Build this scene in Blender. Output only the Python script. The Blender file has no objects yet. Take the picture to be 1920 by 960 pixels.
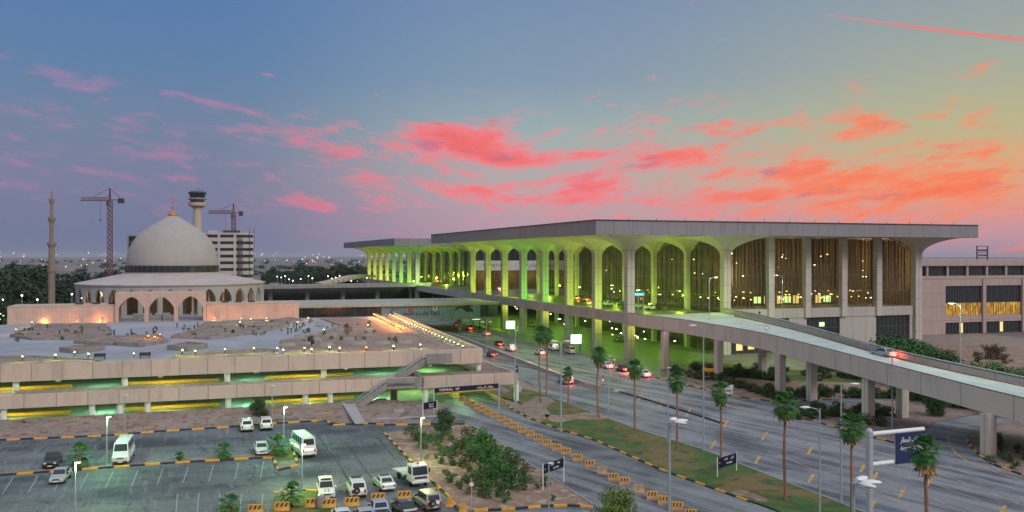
import bpy, math, random
from math import sin, cos, pi, radians as R, atan2, hypot, sqrt
from mathutils import Vector
random.seed(7)
S = bpy.context.scene
COL = S.collection
F, H = 1700.0, 25.0
def G(u, v, z=0.0):
    """point at height z that stands at this place of the survey picture (level camera 25 m up)"""
    D = F*(H-z)/(v-480.0)
    return ((u-960)/F*D, D)
def PD(u, D): return ((u-960)/F*D, D)
RZ = math.atan(.347); CB, SB = cos(RZ), sin(RZ)
# ------------------------------------------------------------------ camera
cam = bpy.data.cameras.new('camera'); cam.lens = 36*F/1920; cam.sensor_width = 36; cam.clip_end = 40000; cam.clip_start = .5
co = bpy.data.objects.new('camera', cam); COL.objects.link(co); co.location = (0, 0, H); co.rotation_euler = (R(90), 0, 0); S.camera = co
# ------------------------------------------------------------------ exposure
S.view_settings.view_transform = 'Standard'; S.view_settings.look = 'None'; S.view_settings.exposure = 0.0; S.view_settings.gamma = 1
S.view_settings.use_curve_mapping = False
S.cycles.max_bounces = 6; S.cycles.diffuse_bounces = 3; S.cycles.glossy_bounces = 2; S.cycles.transparent_max_bounces = 12
S.cycles.sample_clamp_indirect = 3.0; S.cycles.caustics_reflective = False; S.cycles.caustics_refractive = False
# ------------------------------------------------------------------ node maths
def lin(c):
    return tuple((x/255/12.92 if x/255 <= .04045 else ((x/255+.055)/1.055)**2.4) for x in c)
class E:
    nt = None
    def __init__(s, k): s.k = k
    @staticmethod
    def op(o, *a, clamp=False):
        n = E.nt.nodes.new('ShaderNodeMath'); n.operation = o; n.use_clamp = clamp
        for i, x in enumerate(a):
            if isinstance(x, E): E.nt.links.new(x.k, n.inputs[i])
            else: n.inputs[i].default_value = x
        return E(n.outputs[0])
    def __add__(s, o): return E.op('ADD', s, o)
    __radd__ = __add__
    def __sub__(s, o): return E.op('SUBTRACT', s, o)
    def __rsub__(s, o): return E.op('SUBTRACT', o, s)
    def __mul__(s, o): return E.op('MULTIPLY', s, o)
    __rmul__ = __mul__
    def __truediv__(s, o): return E.op('DIVIDE', s, o)
def smooth(x, a, b, lo=0., hi=1.):
    n = E.nt.nodes.new('ShaderNodeMapRange'); n.interpolation_type = 'SMOOTHSTEP'
    E.nt.links.new(x.k, n.inputs[0])
    for i, q in zip((1, 2, 3, 4), (a, b, lo, hi)): n.inputs[i].default_value = q
    return E(n.outputs[0])
def ramp(x, stops, interp='LINEAR'):
    n = E.nt.nodes.new('ShaderNodeValToRGB'); E.nt.links.new(x.k, n.inputs[0]); n.color_ramp.interpolation = interp
    e = n.color_ramp.elements
    while len(e) > 1: e.remove(e[0])
    for i, (p, c) in enumerate(stops):
        q = e[0] if i == 0 else e.new(p)
        q.position = p; q.color = (*c, 1)
    return E(n.outputs[0])
def mix(f, a, b, mode='MIX'):
    n = E.nt.nodes.new('ShaderNodeMix'); n.data_type = 'RGBA'; n.blend_type = mode
    for i, x in ((0, f), (6, a), (7, b)):
        if isinstance(x, E): E.nt.links.new(x.k, n.inputs[i])
        else: n.inputs[i].default_value = x if i == 0 else (*x, 1)
    return E(n.outputs[2])
def vec(x, y, z):
    n = E.nt.nodes.new('ShaderNodeCombineXYZ')
    for i, q in enumerate((x, y, z)):
        if isinstance(q, E): E.nt.links.new(q.k, n.inputs[i])
        else: n.inputs[i].default_value = q
    return E(n.outputs[0])
def noise(v, scale, detail=4, rough=.55, dist=0):
    n = E.nt.nodes.new('ShaderNodeTexNoise'); E.nt.links.new(v.k, n.inputs['Vector'])
    n.inputs['Scale'].default_value = scale; n.inputs['Detail'].default_value = detail; n.inputs['Roughness'].default_value = rough; n.inputs['Distortion'].default_value = dist
    return E(n.outputs[0])
def sep(v):
    n = E.nt.nodes.new('ShaderNodeSeparateXYZ'); E.nt.links.new(v.k, n.inputs[0]); return [E(o) for o in n.outputs]
# ------------------------------------------------------------------ world: dusk sky with lit clouds
W = bpy.data.worlds.new('World'); S.world = W; W.use_nodes = True; nt = E.nt = W.node_tree; nt.nodes.clear()
tc = nt.nodes.new('ShaderNodeTexCoord'); X, Y, Z = sep(E(tc.outputs['Generated']))
az = E.op('ARCTAN2', X, Y)*57.2958
el = E.op('ARCTAN2', Z, E.op('SQRT', X*X+Y*Y))*57.2958
def sky(stops): return ramp(E.op('DIVIDE', el, 20.0, clamp=True), [(e/20., lin(c)) for e, c in stops])
left = sky([(0, (108, 120, 150)), (2, (116, 122, 154)), (4.4, (122, 127, 156)), (7.7, (114, 132, 160)), (11, (98, 130, 168)), (15.8, (88, 124, 172)), (20, (84, 120, 170))])
mid = sky([(0, (165, 150, 168)), (2, (190, 155, 168)), (4.4, (184, 170, 170)), (7.7, (158, 175, 176)), (11, (132, 154, 176)), (15.8, (120, 143, 176)), (20, (112, 136, 174))])
rght = sky([(0, (165, 140, 162)), (1.2, (196, 150, 162)), (2.6, (228, 152, 138)), (4.4, (222, 172, 128)), (7.7, (186, 182, 142)), (11, (166, 172, 158)), (15.8, (142, 158, 168)), (20, (132, 150, 168))])
base = mix(smooth(az, 0, 30), mix(smooth(az, -20, 2), left, mid), rght)
Yt = el-E.op('ABSOLUTE', az)*.13
warp = noise(vec(az*.11, el*.25, 3.1), 1.0, 3)
n1 = noise(vec(az*.24+warp*1.2, Yt*.9+warp*.7, 0.), 1.0, 8, .66)
n2 = noise(vec(az*.5, Yt*1.9, 7.), 1.0, 6, .65)
env = smooth(el, .8, 3.6)*smooth(el, 7.2, 10.4, 1, 0)
envl = smooth(az, -10, -24)*smooth(el, 3, 6)*smooth(el, 9.5, 12.5, 1, 0)*.5
cl = n1*.66+n2*.34+env*.075+envl*.05-smooth(az, -6, -16)*.03-smooth(el, 10., 12.5)*.05+smooth(az, 3, 20)*smooth(el, 6., 2.)*.05
for a, e, sa, sb, k in ((-3.3, 7.2, 3.2, 1.0, .25), (-1.0, 6.1, 3.0, .55, .14), (5.6, 4.3, 2.4, .8, .2), (-1.2, 3.9, 3.2, .65, .13), (-10.8, 6.5, 2.2, .45, .16),
                        (-12.8, 3.3, 1.6, .35, .14), (-18.5, 9.1, 2.6, .4, .1), (-27, 10.2, 3.4, .7, .1), (12.9, 8.0, 1.4, .35, .1), (17.8, 5.3, 2.6, .5, .16), (-15, 10.9, .9, .18, .2),
                        (4.2, 6.4, 1.8, .45, .12), (9.8, 6.1, 2.2, .8, .12), (21.5, 7.4, 1.8, .5, .12), (26, 4.2, 5, 1.0, .14), (17, 4.0, 6, .7, .12), (-14, 7.6, 3.5, .5, .08), (-5, 9.3, 4, .8, -.1), (.5, 5.3, 3, .4, -.07)):
    dx = (az-a)*(1./sa); dy = (el-e-(az-a)*(.14 if a > 8 else -.16 if a < -6 else -.12 if a < 0 else 0.))*(1./sb)
    cl = cl+E.op('EXPONENT', (dx*dx+dy*dy)*-1.)*k
dens = smooth(cl, .54, .72)
core = smooth(cl, .60, .88)
ccol = mix(smooth(az, -24, -4), lin((196, 132, 168)), lin((250, 130, 138)))
ccol = mix(smooth(az, 4, 22), ccol, lin((252, 140, 104)))
ccol = mix(core, ccol, mix(smooth(az, 4, 22), mix(smooth(az, -20, 0), lin((205, 112, 140)), lin((246, 100, 98))), lin((250, 112, 72))))
ccol = mix(smooth(noise(vec(az*.3, Yt*1.2+3., 5.), 1., 4), .56, .72)*.45, ccol, lin((128, 108, 150)))
skyc = mix(dens*smooth(az, -22, -2, .5, .9), base, ccol)
# contrail
ln = 14.15-(az-19.0)*.232+(noise(vec(az*2.2, 1., 2.), 1., 3)-.5)*.12
wd = smooth(az, 18.8, 27, .03, .13)*(noise(vec(az*3., 4., 2.), 1., 4)*1.1+.35)
tr = E.op('SUBTRACT', 1., E.op('ABSOLUTE', el-ln)/wd, clamp=True)*smooth(az, 18.9, 19.6)
skyc = mix(E.op('MULTIPLY', tr, 1.5, clamp=True)*.9, skyc, lin((250, 120, 118)))
# overhead the dusk dome is far brighter than the band over the horizon in front
up = smooth(el, 17, 48)
back = smooth(Y, .25, -.35)*smooth(el, -2, 20)
bright = mix(1., (0, 0, 0), (.58, .67, .82))
skyc = mix(up, skyc, bright)
skyc = mix(back*.8, skyc, mix(1., (0, 0, 0), (.60, .58, .56)))
skyc = mix(smooth(el, -.6, -.05, 1, 0), skyc, lin((120, 112, 128)))
bg = nt.nodes.new('ShaderNodeBackground'); nt.links.new(skyc.k, bg.inputs[0]); bg.inputs[1].default_value = 1.0
ow = nt.nodes.new('ShaderNodeOutputWorld'); nt.links.new(bg.outputs[0], ow.inputs[0])
# ------------------------------------------------------------------ soft fill lamp added from behind the camera, after sunset
sl = bpy.data.lights.new('fill_sun', 'SUN'); sl.energy = 1.7; sl.angle = R(22); sl.color = (1, .92, .89)
so = bpy.data.objects.new('fill_sun', sl); COL.objects.link(so)
so.rotation_euler = Vector((-.55, .62, -.56)).to_track_quat('-Z', 'Y').to_euler()
# ------------------------------------------------------------------ mesh builder
class MB:
    def __init__(s): s.v = []; s.f = []; s.mi = []; s.cur = 0
    def add(s, vs, fs):
        o = len(s.v); s.v += [tuple(p) for p in vs]
        for f in fs: s.f.append([i+o for i in f]); s.mi.append(s.cur)
        return s
    def box(s, x0, x1, y0, y1, z0, z1):
        return s.hexa([(x0, y0, z0), (x1, y0, z0), (x1, y1, z0), (x0, y1, z0)], [(x0, y0, z1), (x1, y0, z1), (x1, y1, z1), (x0, y1, z1)])
    def hexa(s, a, b):
        return s.add(a+b, [(3, 2, 1, 0), (4, 5, 6, 7), (0, 1, 5, 4), (1, 2, 6, 5), (2, 3, 7, 6), (3, 0, 4, 7)])
    def frus(s, x0, x1, w0, z0, X0, X1, w1, z1):
        return s.hexa([(x0, -w0, z0), (x1, -w0, z0), (x1, w0, z0), (x0, w0, z0)], [(X0, -w1, z1), (X1, -w1, z1), (X1, w1, z1), (X0, w1, z1)])
    def prism(s, pts, z0, z1):
        a = sum(pts[i][0]*pts[(i+1) % len(pts)][1]-pts[(i+1) % len(pts)][0]*pts[i][1] for i in range(len(pts)))
        if a < 0: pts = pts[::-1]
        n = len(pts)
        return s.add([(x, y, z0) for x, y in pts]+[(x, y, z1) for x, y in pts],
                     [list(range(n))[::-1], [i+n for i in range(n)]]+[(i, (i+1) % n, (i+1) % n+n, i+n) for i in range(n)])
    def sheet(s, pts, z=0.):
        a = sum(pts[i][0]*pts[(i+1) % len(pts)][1]-pts[(i+1) % len(pts)][0]*pts[i][1] for i in range(len(pts)))
        if a < 0: pts = pts[::-1]
        return s.add([(p[0], p[1], z if len(p) < 3 else p[2]) for p in pts], [list(range(len(pts)))])
    def rings(s, rs, close=True, cap=True):
        n = len(rs[0]); vs = [p for r in rs for p in r]; fs = []
        for k in range(len(rs)-1):
            for i in range(n if close else n-1):
                j = (i+1) % n; fs.append((k*n+i, k*n+j, (k+1)*n+j, (k+1)*n+i))
        if cap: fs += [list(range(n))[::-1], [(len(rs)-1)*n+i for i in range(n)]]
        return s.add(vs, fs)
    def lathe(s, prof, n=16, c=(0, 0), a0=0):
        return s.rings([[(c[0]+r*cos(a0+2*pi*i/n), c[1]+r*sin(a0+2*pi*i/n), z) for i in range(n)] for r, z in prof])
    def tube(s, path, rad, n=6):
        path = [Vector(p) for p in path]
        if not hasattr(rad, '__len__'): rad = [rad]*len(path)
        rs = []
        for k, p in enumerate(path):
            d = (path[min(k+1, len(path)-1)]-path[max(k-1, 0)]).normalized()
            a = d.orthogonal().normalized() if abs(d.z) < .99 else Vector((1, 0, 0))
            if abs(d.z) < .99: a = d.cross(Vector((0, 0, 1))).normalized()
            b = d.cross(a).normalized()
            rs.append([tuple(p+(a*cos(2*pi*i/n)+b*sin(2*pi*i/n))*rad[k]) for i in range(n)])
        return s.rings(rs)
    def bar(s, p, q, w, h=None):
        p, q = Vector(p), Vector(q); d = (q-p).normalized(); h = h or w
        a = (d.cross(Vector((0, 0, 1))) if abs(d.z) < .95 else Vector((1, 0, 0))).normalized()*w/2; b = d.cross(a).normalized()*h/2
        return s.hexa([tuple(p-a-b), tuple(p+a-b), tuple(p+a+b), tuple(p-a+b)], [tuple(q-a-b), tuple(q+a-b), tuple(q+a+b), tuple(q-a+b)])
    def sph(s, c, r, n=8, m=5, sz=1.):
        return s.rings([[(c[0]+r*sin(pi*(k+.5)/m)*cos(2*pi*i/n), c[1]+r*sin(pi*(k+.5)/m)*sin(2*pi*i/n), c[2]-r*sz*cos(pi*(k+.5)/m)) for i in range(n)] for k in range(m)])
    def mesh(s, name, mats, smooth=False):
        me = bpy.data.meshes.new(name); me.from_pydata(s.v, [], s.f)
        for m in (mats if isinstance(mats, (list, tuple)) else [mats]): me.materials.append(m)
        if any(s.mi): me.polygons.foreach_set('material_index', s.mi)
        if smooth:
            me.polygons.foreach_set('use_smooth', [True]*len(me.polygons)); me.set_sharp_from_angle(angle=R(40))
        me.update(); return me
    def build(s, name, mats, parent=None, smooth=False, bevel=0, label=None):
        o = bpy.data.objects.new(name, s.mesh(name, mats, smooth)); COL.objects.link(o)
        if parent: o.parent = parent
        if bevel:
            b = o.modifiers.new('bevel', 'BEVEL'); b.width = bevel; b.segments = 2; b.limit_method = 'ANGLE'; b.angle_limit = R(35)
        if label: o['label'] = label
        return o
def tag(o, label=None, cat=None, group=None, kind=None):
    for k, v in (('label', label), ('category', cat), ('group', group), ('kind', kind)):
        if v: o[k] = v
    return o
def empty(name, loc=(0, 0, 0), rz=0, **k):
    o = bpy.data.objects.new(name, None); COL.objects.link(o); o.location = (*loc, 0) if len(loc) == 2 else loc; o.rotation_euler = (0, 0, rz); o.empty_display_size = .3
    return tag(o, **k)
def copy_tree(o, parent=None, loc=None, rz=None, sc=None, **k):
    c = o.copy(); COL.objects.link(c)
    for key in list(c.keys()):
        if key in ('label', 'group') and key in k: del c[key]
    if parent: c.parent = parent
    if loc: c.location = (*loc, 0) if len(loc) == 2 else loc
    if rz is not None: c.rotation_euler = (0, 0, rz)
    if sc: c.scale = (sc, sc, sc) if not hasattr(sc, '__len__') else sc
    for ch in o.children: copy_tree(ch, c)
    return tag(c, **k)
def light(name, loc, energy, col, r=.3, parent=None, kind='POINT', spot=None, rot=None):
    l = bpy.data.lights.new(name, kind); l.energy = energy; l.color = col
    if kind != 'AREA': l.shadow_soft_size = r
    else: l.size = r
    if spot: l.spot_size = spot; l.spot_blend = .8
    o = bpy.data.objects.new(name, l); COL.objects.link(o); o.location = loc
    if rot: o.rotation_euler = rot
    if parent: o.parent = parent
    return o
def strip(pts, w):
    """polyline offset to both sides -> closed outline"""
    L, Rr = [], []
    for i, p in enumerate(pts):
        a = pts[max(i-1, 0)]; b = pts[min(i+1, len(pts)-1)]
        dx, dy = b[0]-a[0], b[1]-a[1]; l = hypot(dx, dy) or 1
        L.append((p[0]-dy/l*w/2, p[1]+dx/l*w/2)); Rr.append((p[0]+dy/l*w/2, p[1]-dx/l*w/2))
    return L, Rr
def ribbon(mb, pts, w, z0, z1=None):
    L, Rr = strip(pts, w)
    for i in range(len(pts)-1):
        q = [L[i], Rr[i], Rr[i+1], L[i+1]]
        if z1 is None: mb.sheet(q, z0)
        else: mb.prism(q, z0, z1)
    return mb
def resample(pts, step):
    out = [pts[0]]; acc = 0
    for a, b in zip(pts, pts[1:]):
        l = hypot(b[0]-a[0], b[1]-a[1]); d = step-acc
        while d < l:
            t = d/l; out.append((a[0]+(b[0]-a[0])*t, a[1]+(b[1]-a[1])*t)); d += step
        acc = l-(d-step)
    out.append(pts[-1]); return out
def smoothp(pts, it=2):
    for _ in range(it):
        q = [pts[0]]
        for a, b in zip(pts, pts[1:]):
            q += [tuple(a[i]*.75+b[i]*.25 for i in range(len(a))), tuple(a[i]*.25+b[i]*.75 for i in range(len(a)))]
        pts = q+[pts[-1]]
    return pts
# ------------------------------------------------------------------ materials
MAT = {}
def newmat(name):
    m = bpy.data.materials.new(name); m.use_nodes = True; E.nt = m.node_tree; MAT[name] = m
    bs = m.node_tree.nodes['Principled BSDF']; t = m.node_tree.nodes.new('ShaderNodeTexCoord')
    return m, bs, E(t.outputs['Object'])
def setin(bs, k, v):
    if isinstance(v, E): E.nt.links.new(v.k, bs.inputs[k])
    else: bs.inputs[k].default_value = v if not isinstance(v, tuple) else (*v, 1)
def bump(bs, h, strength=.3, dist=.05):
    n = E.nt.nodes.new('ShaderNodeBump'); n.inputs['Strength'].default_value = strength; n.inputs['Distance'].default_value = dist
    E.nt.links.new(h.k, n.inputs['Height']); E.nt.links.new(n.outputs[0], bs.inputs['Normal'])
def M(name, col, rough=.8, var=.12, scale=.6, metal=0., b=0., col2=None, emit=0, spec=.3, alpha=None):
    m, bs, co = newmat(name)
    c2 = col2 or tuple(min(1, x*(1+var)) for x in col); c1 = col if col2 else tuple(x*(1-var) for x in col)
    n = noise(co, scale, 5, .6)
    f = smooth(n, .35, .65)
    c = mix(f, c1, c2)
    c = mix(smooth(noise(co, scale*9, 3), .3, .75)*.25, c, tuple(x*.72 for x in col))
    setin(bs, 'Base Color', c); setin(bs, 'Roughness', rough); setin(bs, 'Metallic', metal); bs.inputs['Specular IOR Level'].default_value = spec
    if b: bump(bs, noise(co, scale*14, 4), b)
    if emit: setin(bs, 'Emission Color', col); bs.inputs['Emission Strength'].default_value = emit
    return m
def EM(name, col, s):
    m, bs, co = newmat(name); setin(bs, 'Base Color', (.02, .02, .02)); setin(bs, 'Emission Color', col); bs.inputs['Emission Strength'].default_value = s; return m
def panelmat(name, c1, c2, w, h, line=.035, axis='x', rough=.8, mort=None, off=0., stain=.2):
    m, bs, co = newmat(name); x, y, z = sep(co)
    br = E.nt.nodes.new('ShaderNodeTexBrick'); br.offset = off; br.squash = 1
    hx = x if axis == 'x' else y if axis == 'y' else x+y
    E.nt.links.new(vec(hx, z, 0.).k, br.inputs['Vector'])
    br.inputs['Color1'].default_value = (*c1, 1); br.inputs['Color2'].default_value = (*c2, 1); br.inputs['Mortar'].default_value = (*(mort or tuple(q*.4 for q in c1)), 1)
    br.inputs['Scale'].default_value = 1; br.inputs['Mortar Size'].default_value = line; br.inputs['Brick Width'].default_value = w; br.inputs['Row Height'].default_value = h; br.inputs['Mortar Smooth'].default_value = .1
    c = E(br.outputs[0])
    c = mix(smooth(noise(vec(x*1.0+y*1., z*.25, 2.), .8, 5), .45, .75)*stain, c, tuple(q*.62 for q in c1))
    c = mix(smooth(noise(co, 3., 4), .4, .7)*.2, c, tuple(min(1, q*1.15) for q in c2))
    setin(bs, 'Base Color', c); setin(bs, 'Roughness', rough); bs.inputs['Specular IOR Level'].default_value = .25
    return m
# road surfaces: tyre-darkened lanes along the carriageway, patches, cracks, oil
def roadmat(name, c, dark, ang, lanes=.32, crack=.5, green=0):
    m, bs, co = newmat(name); x, y, z = sep(co)
    q = x*cos(ang)+y*sin(ang); p = y*cos(ang)-x*sin(ang)
    n = noise(vec(q*.03, p*lanes, 0.), 1., 5, .55)
    col = mix(smooth(n, .40, .62), c, dark)
    col = mix(smooth(noise(co, .09, 5, .65), .42, .62)*.5, col, tuple(k*1.35 for k in c))
    col = mix(smooth(noise(co, 1.6, 5, .7), .45, .8)*.35, col, tuple(k*.6 for k in dark))
    vo = E.nt.nodes.new('ShaderNodeTexVoronoi'); vo.feature = 'DISTANCE_TO_EDGE'; vo.inputs['Scale'].default_value = .11
    wv = vec(x+noise(co, .5, 4)*5., y+noise(co, .7, 4)*5., 0.)
    E.nt.links.new(wv.k, vo.inputs['Vector'])
    col = mix(smooth(E(vo.outputs['Distance']), .0, .018, 1, 0)*crack, col, tuple(k*.4 for k in dark))
    if name == 'parking_asphalt':
        s1 = noise(vec(p*.16+noise(co, .3, 3)*1.2, q*1.6, 3.), 1., 6, .7)
        col = mix(smooth(s1, .56, .66)*.55, col, tuple(k*2.0 for k in c)); col = mix(smooth(s1, .44, .34)*.6, col, tuple(k*.55 for k in dark))
        col = mix(smooth(noise(co, .22, 5, .7), .60, .68)*.6, col, tuple(k*.8 for k in dark))
    else:
        s1 = noise(vec(q*.012, p*2.3+noise(co, .05, 2)*3., 9.), 1., 4, .6)
        col = mix(smooth(s1, .55, .68)*.5, col, tuple(k*.8 for k in dark)); col = mix(smooth(s1, .45, .36)*.35, col, tuple(k*1.5 for k in c))
    setin(bs, 'Base Color', col); setin(bs, 'Roughness', smooth(n, .3, .7, .62, .8)); bs.inputs['Specular IOR Level'].default_value = .35
    bump(bs, noise(co, 9., 3), .15, .02)
    return m
ROAD = roadmat('road_asphalt', (.21, .225, .25), (.065, .072, .09), R(121), .42, .25)
DRIVE = roadmat('driveway_asphalt', (.19, .205, .22), (.06, .066, .08), R(125), .5, .3)
LOT = roadmat('parking_asphalt', (.13, .145, .16), (.052, .058, .076), RZ, .12, .75)
def soilmat(name, a, b, c, s=.25):
    m, bs, co = newmat(name)
    col = mix(smooth(noise(co, s, 6, .65), .40, .60), a, b)
    col = mix(smooth(noise(co, s*3.1, 6, .7), .50, .62), col, c)
    col = mix(smooth(noise(co, 5., 4, .7), .45, .7)*.55, col, tuple(k*.4 for k in a))
    setin(bs, 'Base Color', col); setin(bs, 'Roughness', .95); bump(bs, noise(co, 3., 6, .7), .7, .15)
    return m
SOIL = soilmat('planting_soil', (.30, .20, .15), (.24, .15, .11), (.42, .34, .27))
BANK = soilmat('bank_soil', (.30, .235, .205), (.225, .19, .175), (.20, .085, .06), .3)
LAWN = soilmat('lawn', (.045, .12, .02), (.19, .13, .05), (.03, .085, .018), .13)
SAND = soilmat('sandy_ground', (.30, .24, .20), (.24, .20, .17), (.33, .27, .23))
PLAIN = soilmat('desert_plain', (.17, .15, .15), (.12, .11, .115), (.20, .185, .18), .006)
CONC = panelmat('terminal_concrete', (.37, .355, .345), (.41, .39, .38), 4.76, 60, .05, 'y', stain=.5)
CONCX = panelmat('concrete_panels', (.37, .355, .345), (.41, .39, .38), 4.4, 60, .05, 'x', stain=.25)
FASC = panelmat('roof_fascia', (.22, .215, .24), (.24, .235, .26), 4.7, 60, .05, 'xy', stain=.4)
COLM = panelmat('column_concrete', (.42, .40, .385), (.46, .435, .42), 60, 4.4, .05, 'x', stain=.4)
PINK = panelmat('pink_panels', (.55, .425, .37), (.47, .385, .345), 4.2, 60, .06, 'x', stain=.55)
PINKY = panelmat('pink_panels_side', (.58, .43, .38), (.50, .385, .35), 4.2, 60, .06, 'y', stain=.3)
TILE = panelmat('pink_stone_tiles', (.55, .39, .335), (.48, .355, .31), .9, .6, .05, 'x', mort=(.42, .30, .26), stain=.55)
RAMPM = M('ramp_concrete', (.44, .36, .345), .85, .07, .3)
RAMPD = M('ramp_deck', (.42, .47, .45), .75, .12, .25)
CREAM = M('cream_stone', (.46, .385, .33), .85, .06, .4)
WHITEC = M('mosque_stone', (.35, .335, .33), .85, .045, .12)
SKIRT = M('mosque_roof', (.44, .39, .385), .8, .08, .18)
GREY = M('grey_concrete', (.25, .235, .235), .9, .15, .8)
PAVE = M('deck_paving', (.30, .315, .37), .8, .12, .08, b=.1)
PLAZA = M('plaza_paving', (.16, .165, .14), .55, .15, .3)
DECKFL = M('parking_floor', (.20, .22, .21), .7, .2, .3)
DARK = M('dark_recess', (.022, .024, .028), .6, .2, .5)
WPAINT = M('white_paint', (.72, .74, .74), .45, .04, 2)
GALV = M('galvanised_steel', (.42, .46, .50), .45, .08, 1, metal=.3)
POLE = M('painted_pole', (.30, .36, .38), .5, .08, 1, metal=.2)
YEL = M('yellow_paint', (.70, .36, .035), .7, .12, 2.5)
YLINE = M('yellow_line', (.42, .29, .12), .8, .3, 1.5)
BLK = M('black_paint', (.035, .04, .055), .7, .15, 2.)
KERBW = M('kerb_concrete', (.34, .34, .36), .85, .1, 1)
BARR = M('barrier_yellow', (.58, .31, .06), .75, .22, 1.2)
BARRC = M('barrier_concrete', (.40, .27, .17), .85, .2, 2)
SLATE = M('sign_blue', (.018, .035, .10), .45, .05, 2)
NAVY = M('sign_navy', (.008, .010, .035), .45, .05, 2)
TXT = M('lettering_white', (.75, .78, .80), .5, .02, 2)
TXTD = M('lettering_dark', (.03, .03, .035), .6, .02, 2)
LEAFD = M('leaf_dark', (.03, .07, .025), .75, .35, .8, col2=(.05, .10, .03))
LEAFM = M('leaf_mid', (.03, .115, .03), .75, .35, 1.2, col2=(.065, .17, .035))
LEAFL = M('leaf_light', (.10, .17, .03), .75, .3, 1.2, col2=(.16, .22, .04))
LEAFP = M('palm_leaf', (.02, .12, .03), .6, .35, 1.5, col2=(.07, .17, .03))
LEAFB = M('far_leaf', (.028, .05, .034), .85, .3, .12, col2=(.045, .07, .045))
LEAFR = M('dry_leaf', (.10, .075, .045), .85, .3, 1, col2=(.07, .06, .035))
THATCH = M('palm_thatch', (.30, .19, .07), .9, .3, 3)
BARK = M('bark', (.20, .115, .08), .9, .25, 3, b=.5)
TRUNKP = M('palm_trunk', (.30, .15, .10), .9, .2, 4, b=.5)
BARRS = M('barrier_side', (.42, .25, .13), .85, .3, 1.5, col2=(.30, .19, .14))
DGLASS = M('dark_glass', (.02, .028, .035), .12, .1, .3, spec=.6)
MINAR = M('minaret_stone', (.22, .175, .145), .85, .08, .4)
CRANE = M('crane_paint', (.15, .07, .065), .6, .15, 1.5)
BGLASS = M('blue_facade_glass', (.16, .23, .30), .3, .12, .15, spec=.5)
TYRE = M('tyre', (.02, .02, .02), .8, .1, 3)
RIM = M('rim', (.4, .4, .42), .35, .05, 3, metal=.7)
REDP = M('red_paint', (.42, .05, .04), .6, .15, 1.5)
GOLD = M('gilt', (.55, .22, .09), .35, .1, 2, metal=.5)
OFFW = M('office_cladding', (.44, .41, .41), .6, .06, .1)
STEELD = M('dark_steel', (.06, .055, .06), .6, .2, 1)
SKIN = M('skin', (.35, .2, .14), .6, .05, 4)
CLOTHD = M('dark_cloth', (.02, .025, .05), .9, .1, 4)
CLOTHW = M('white_cloth', (.7, .7, .7), .9, .05, 4)
E_GRN = EM('lamp_green_white', (.70, 1, .45), 14)
E_WHT = EM('lamp_white', (1, .97, .86), 9)
E_CITY = EM('city_lamp', (1, .95, .72), 3.0)
E_CITYO = EM('city_lamp_orange', (1, .55, .22), 3.0)
E_PARK = EM('car_park_lamp', (.75, 1, .45), 2.5)
E_ORG = EM('lamp_orange', (1, .30, .05), 12)
E_YEL = EM('lamp_yellow', (1, .75, .12), 10)
E_SCR = EM('screen_white', (.93, 1, .97), 1.5)
E_RED = EM('tail_lamp_lit', (1, .06, .03), 4)
E_CYAN = EM('sign_lit', (.12, .6, 1), 1.5)
E_WIN = EM('window_glow', (1, .78, .25), 1.1)
E_WIN2 = EM('window_glow_green', (.65, 1, .35), 1.6)
def ambermat():
    m, bs, co = newmat('lit_amber'); x, y, z = sep(co)
    n = noise(vec(x*.9, z*.5, 1.), 1., 5, .7)
    setin(bs, 'Base Color', (.25, .14, .03)); setin(bs, 'Emission Color', mix(smooth(n, .4, .65), lin((120, 78, 22)), lin((250, 196, 60)))); setin(bs, 'Emission Strength', smooth(noise(vec(x*2.4, z*.15, 4.), 1., 3), .38, .62, .12, .95)); setin(bs, 'Roughness', .3)
ambermat()
CLEAR, _b, _c = newmat('terminal_glass')
_n = CLEAR.node_tree.nodes; _t = _n.new('ShaderNodeBsdfTransparent'); _t.inputs[0].default_value = (.9, .86, .78, 1); _m = _n.new('ShaderNodeMixShader'); _lw = _n.new('ShaderNodeLayerWeight'); _f = (E.op('POWER', E(_lw.outputs['Facing']), 3.5)*.55+.05).k.node
setin(_b, 'Base Color', (.02, .02, .02)); setin(_b, 'Roughness', .06)
_l = CLEAR.node_tree.links; _l.new(_f.outputs[0], _m.inputs[0]); _l.new(_t.outputs[0], _m.inputs[1]); _l.new(_b.outputs[0], _m.inputs[2]); _l.new(_m.outputs[0], _n['Material Output'].inputs[0])
# ------------------------------------------------------------------ lettering
AR = {}
for ch, code, n in (('ا', 0xFE8D, 2), ('ب', 0xFE8F, 4), ('ت', 0xFE95, 4), ('ة', 0xFE93, 2), ('ح', 0xFEA1, 4), ('خ', 0xFEA5, 4), ('د', 0xFEA9, 2), ('ر', 0xFEAD, 2), ('س', 0xFEB1, 4), ('ش', 0xFEB5, 4),
                    ('ص', 0xFEB9, 4), ('ط', 0xFEC1, 4), ('ع', 0xFEC9, 4), ('غ', 0xFECD, 4), ('ف', 0xFED1, 4), ('ق', 0xFED5, 4), ('ك', 0xFED9, 4), ('ل', 0xFEDD, 4), ('م', 0xFEE1, 4), ('ن', 0xFEE5, 4), ('ه', 0xFEE9, 4), ('و', 0xFEED, 2), ('ي', 0xFEF1, 4), ('ج', 0xFE9D, 4), ('ء', 0xFE80, 1)):
    AR[ch] = (code, n)
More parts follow.
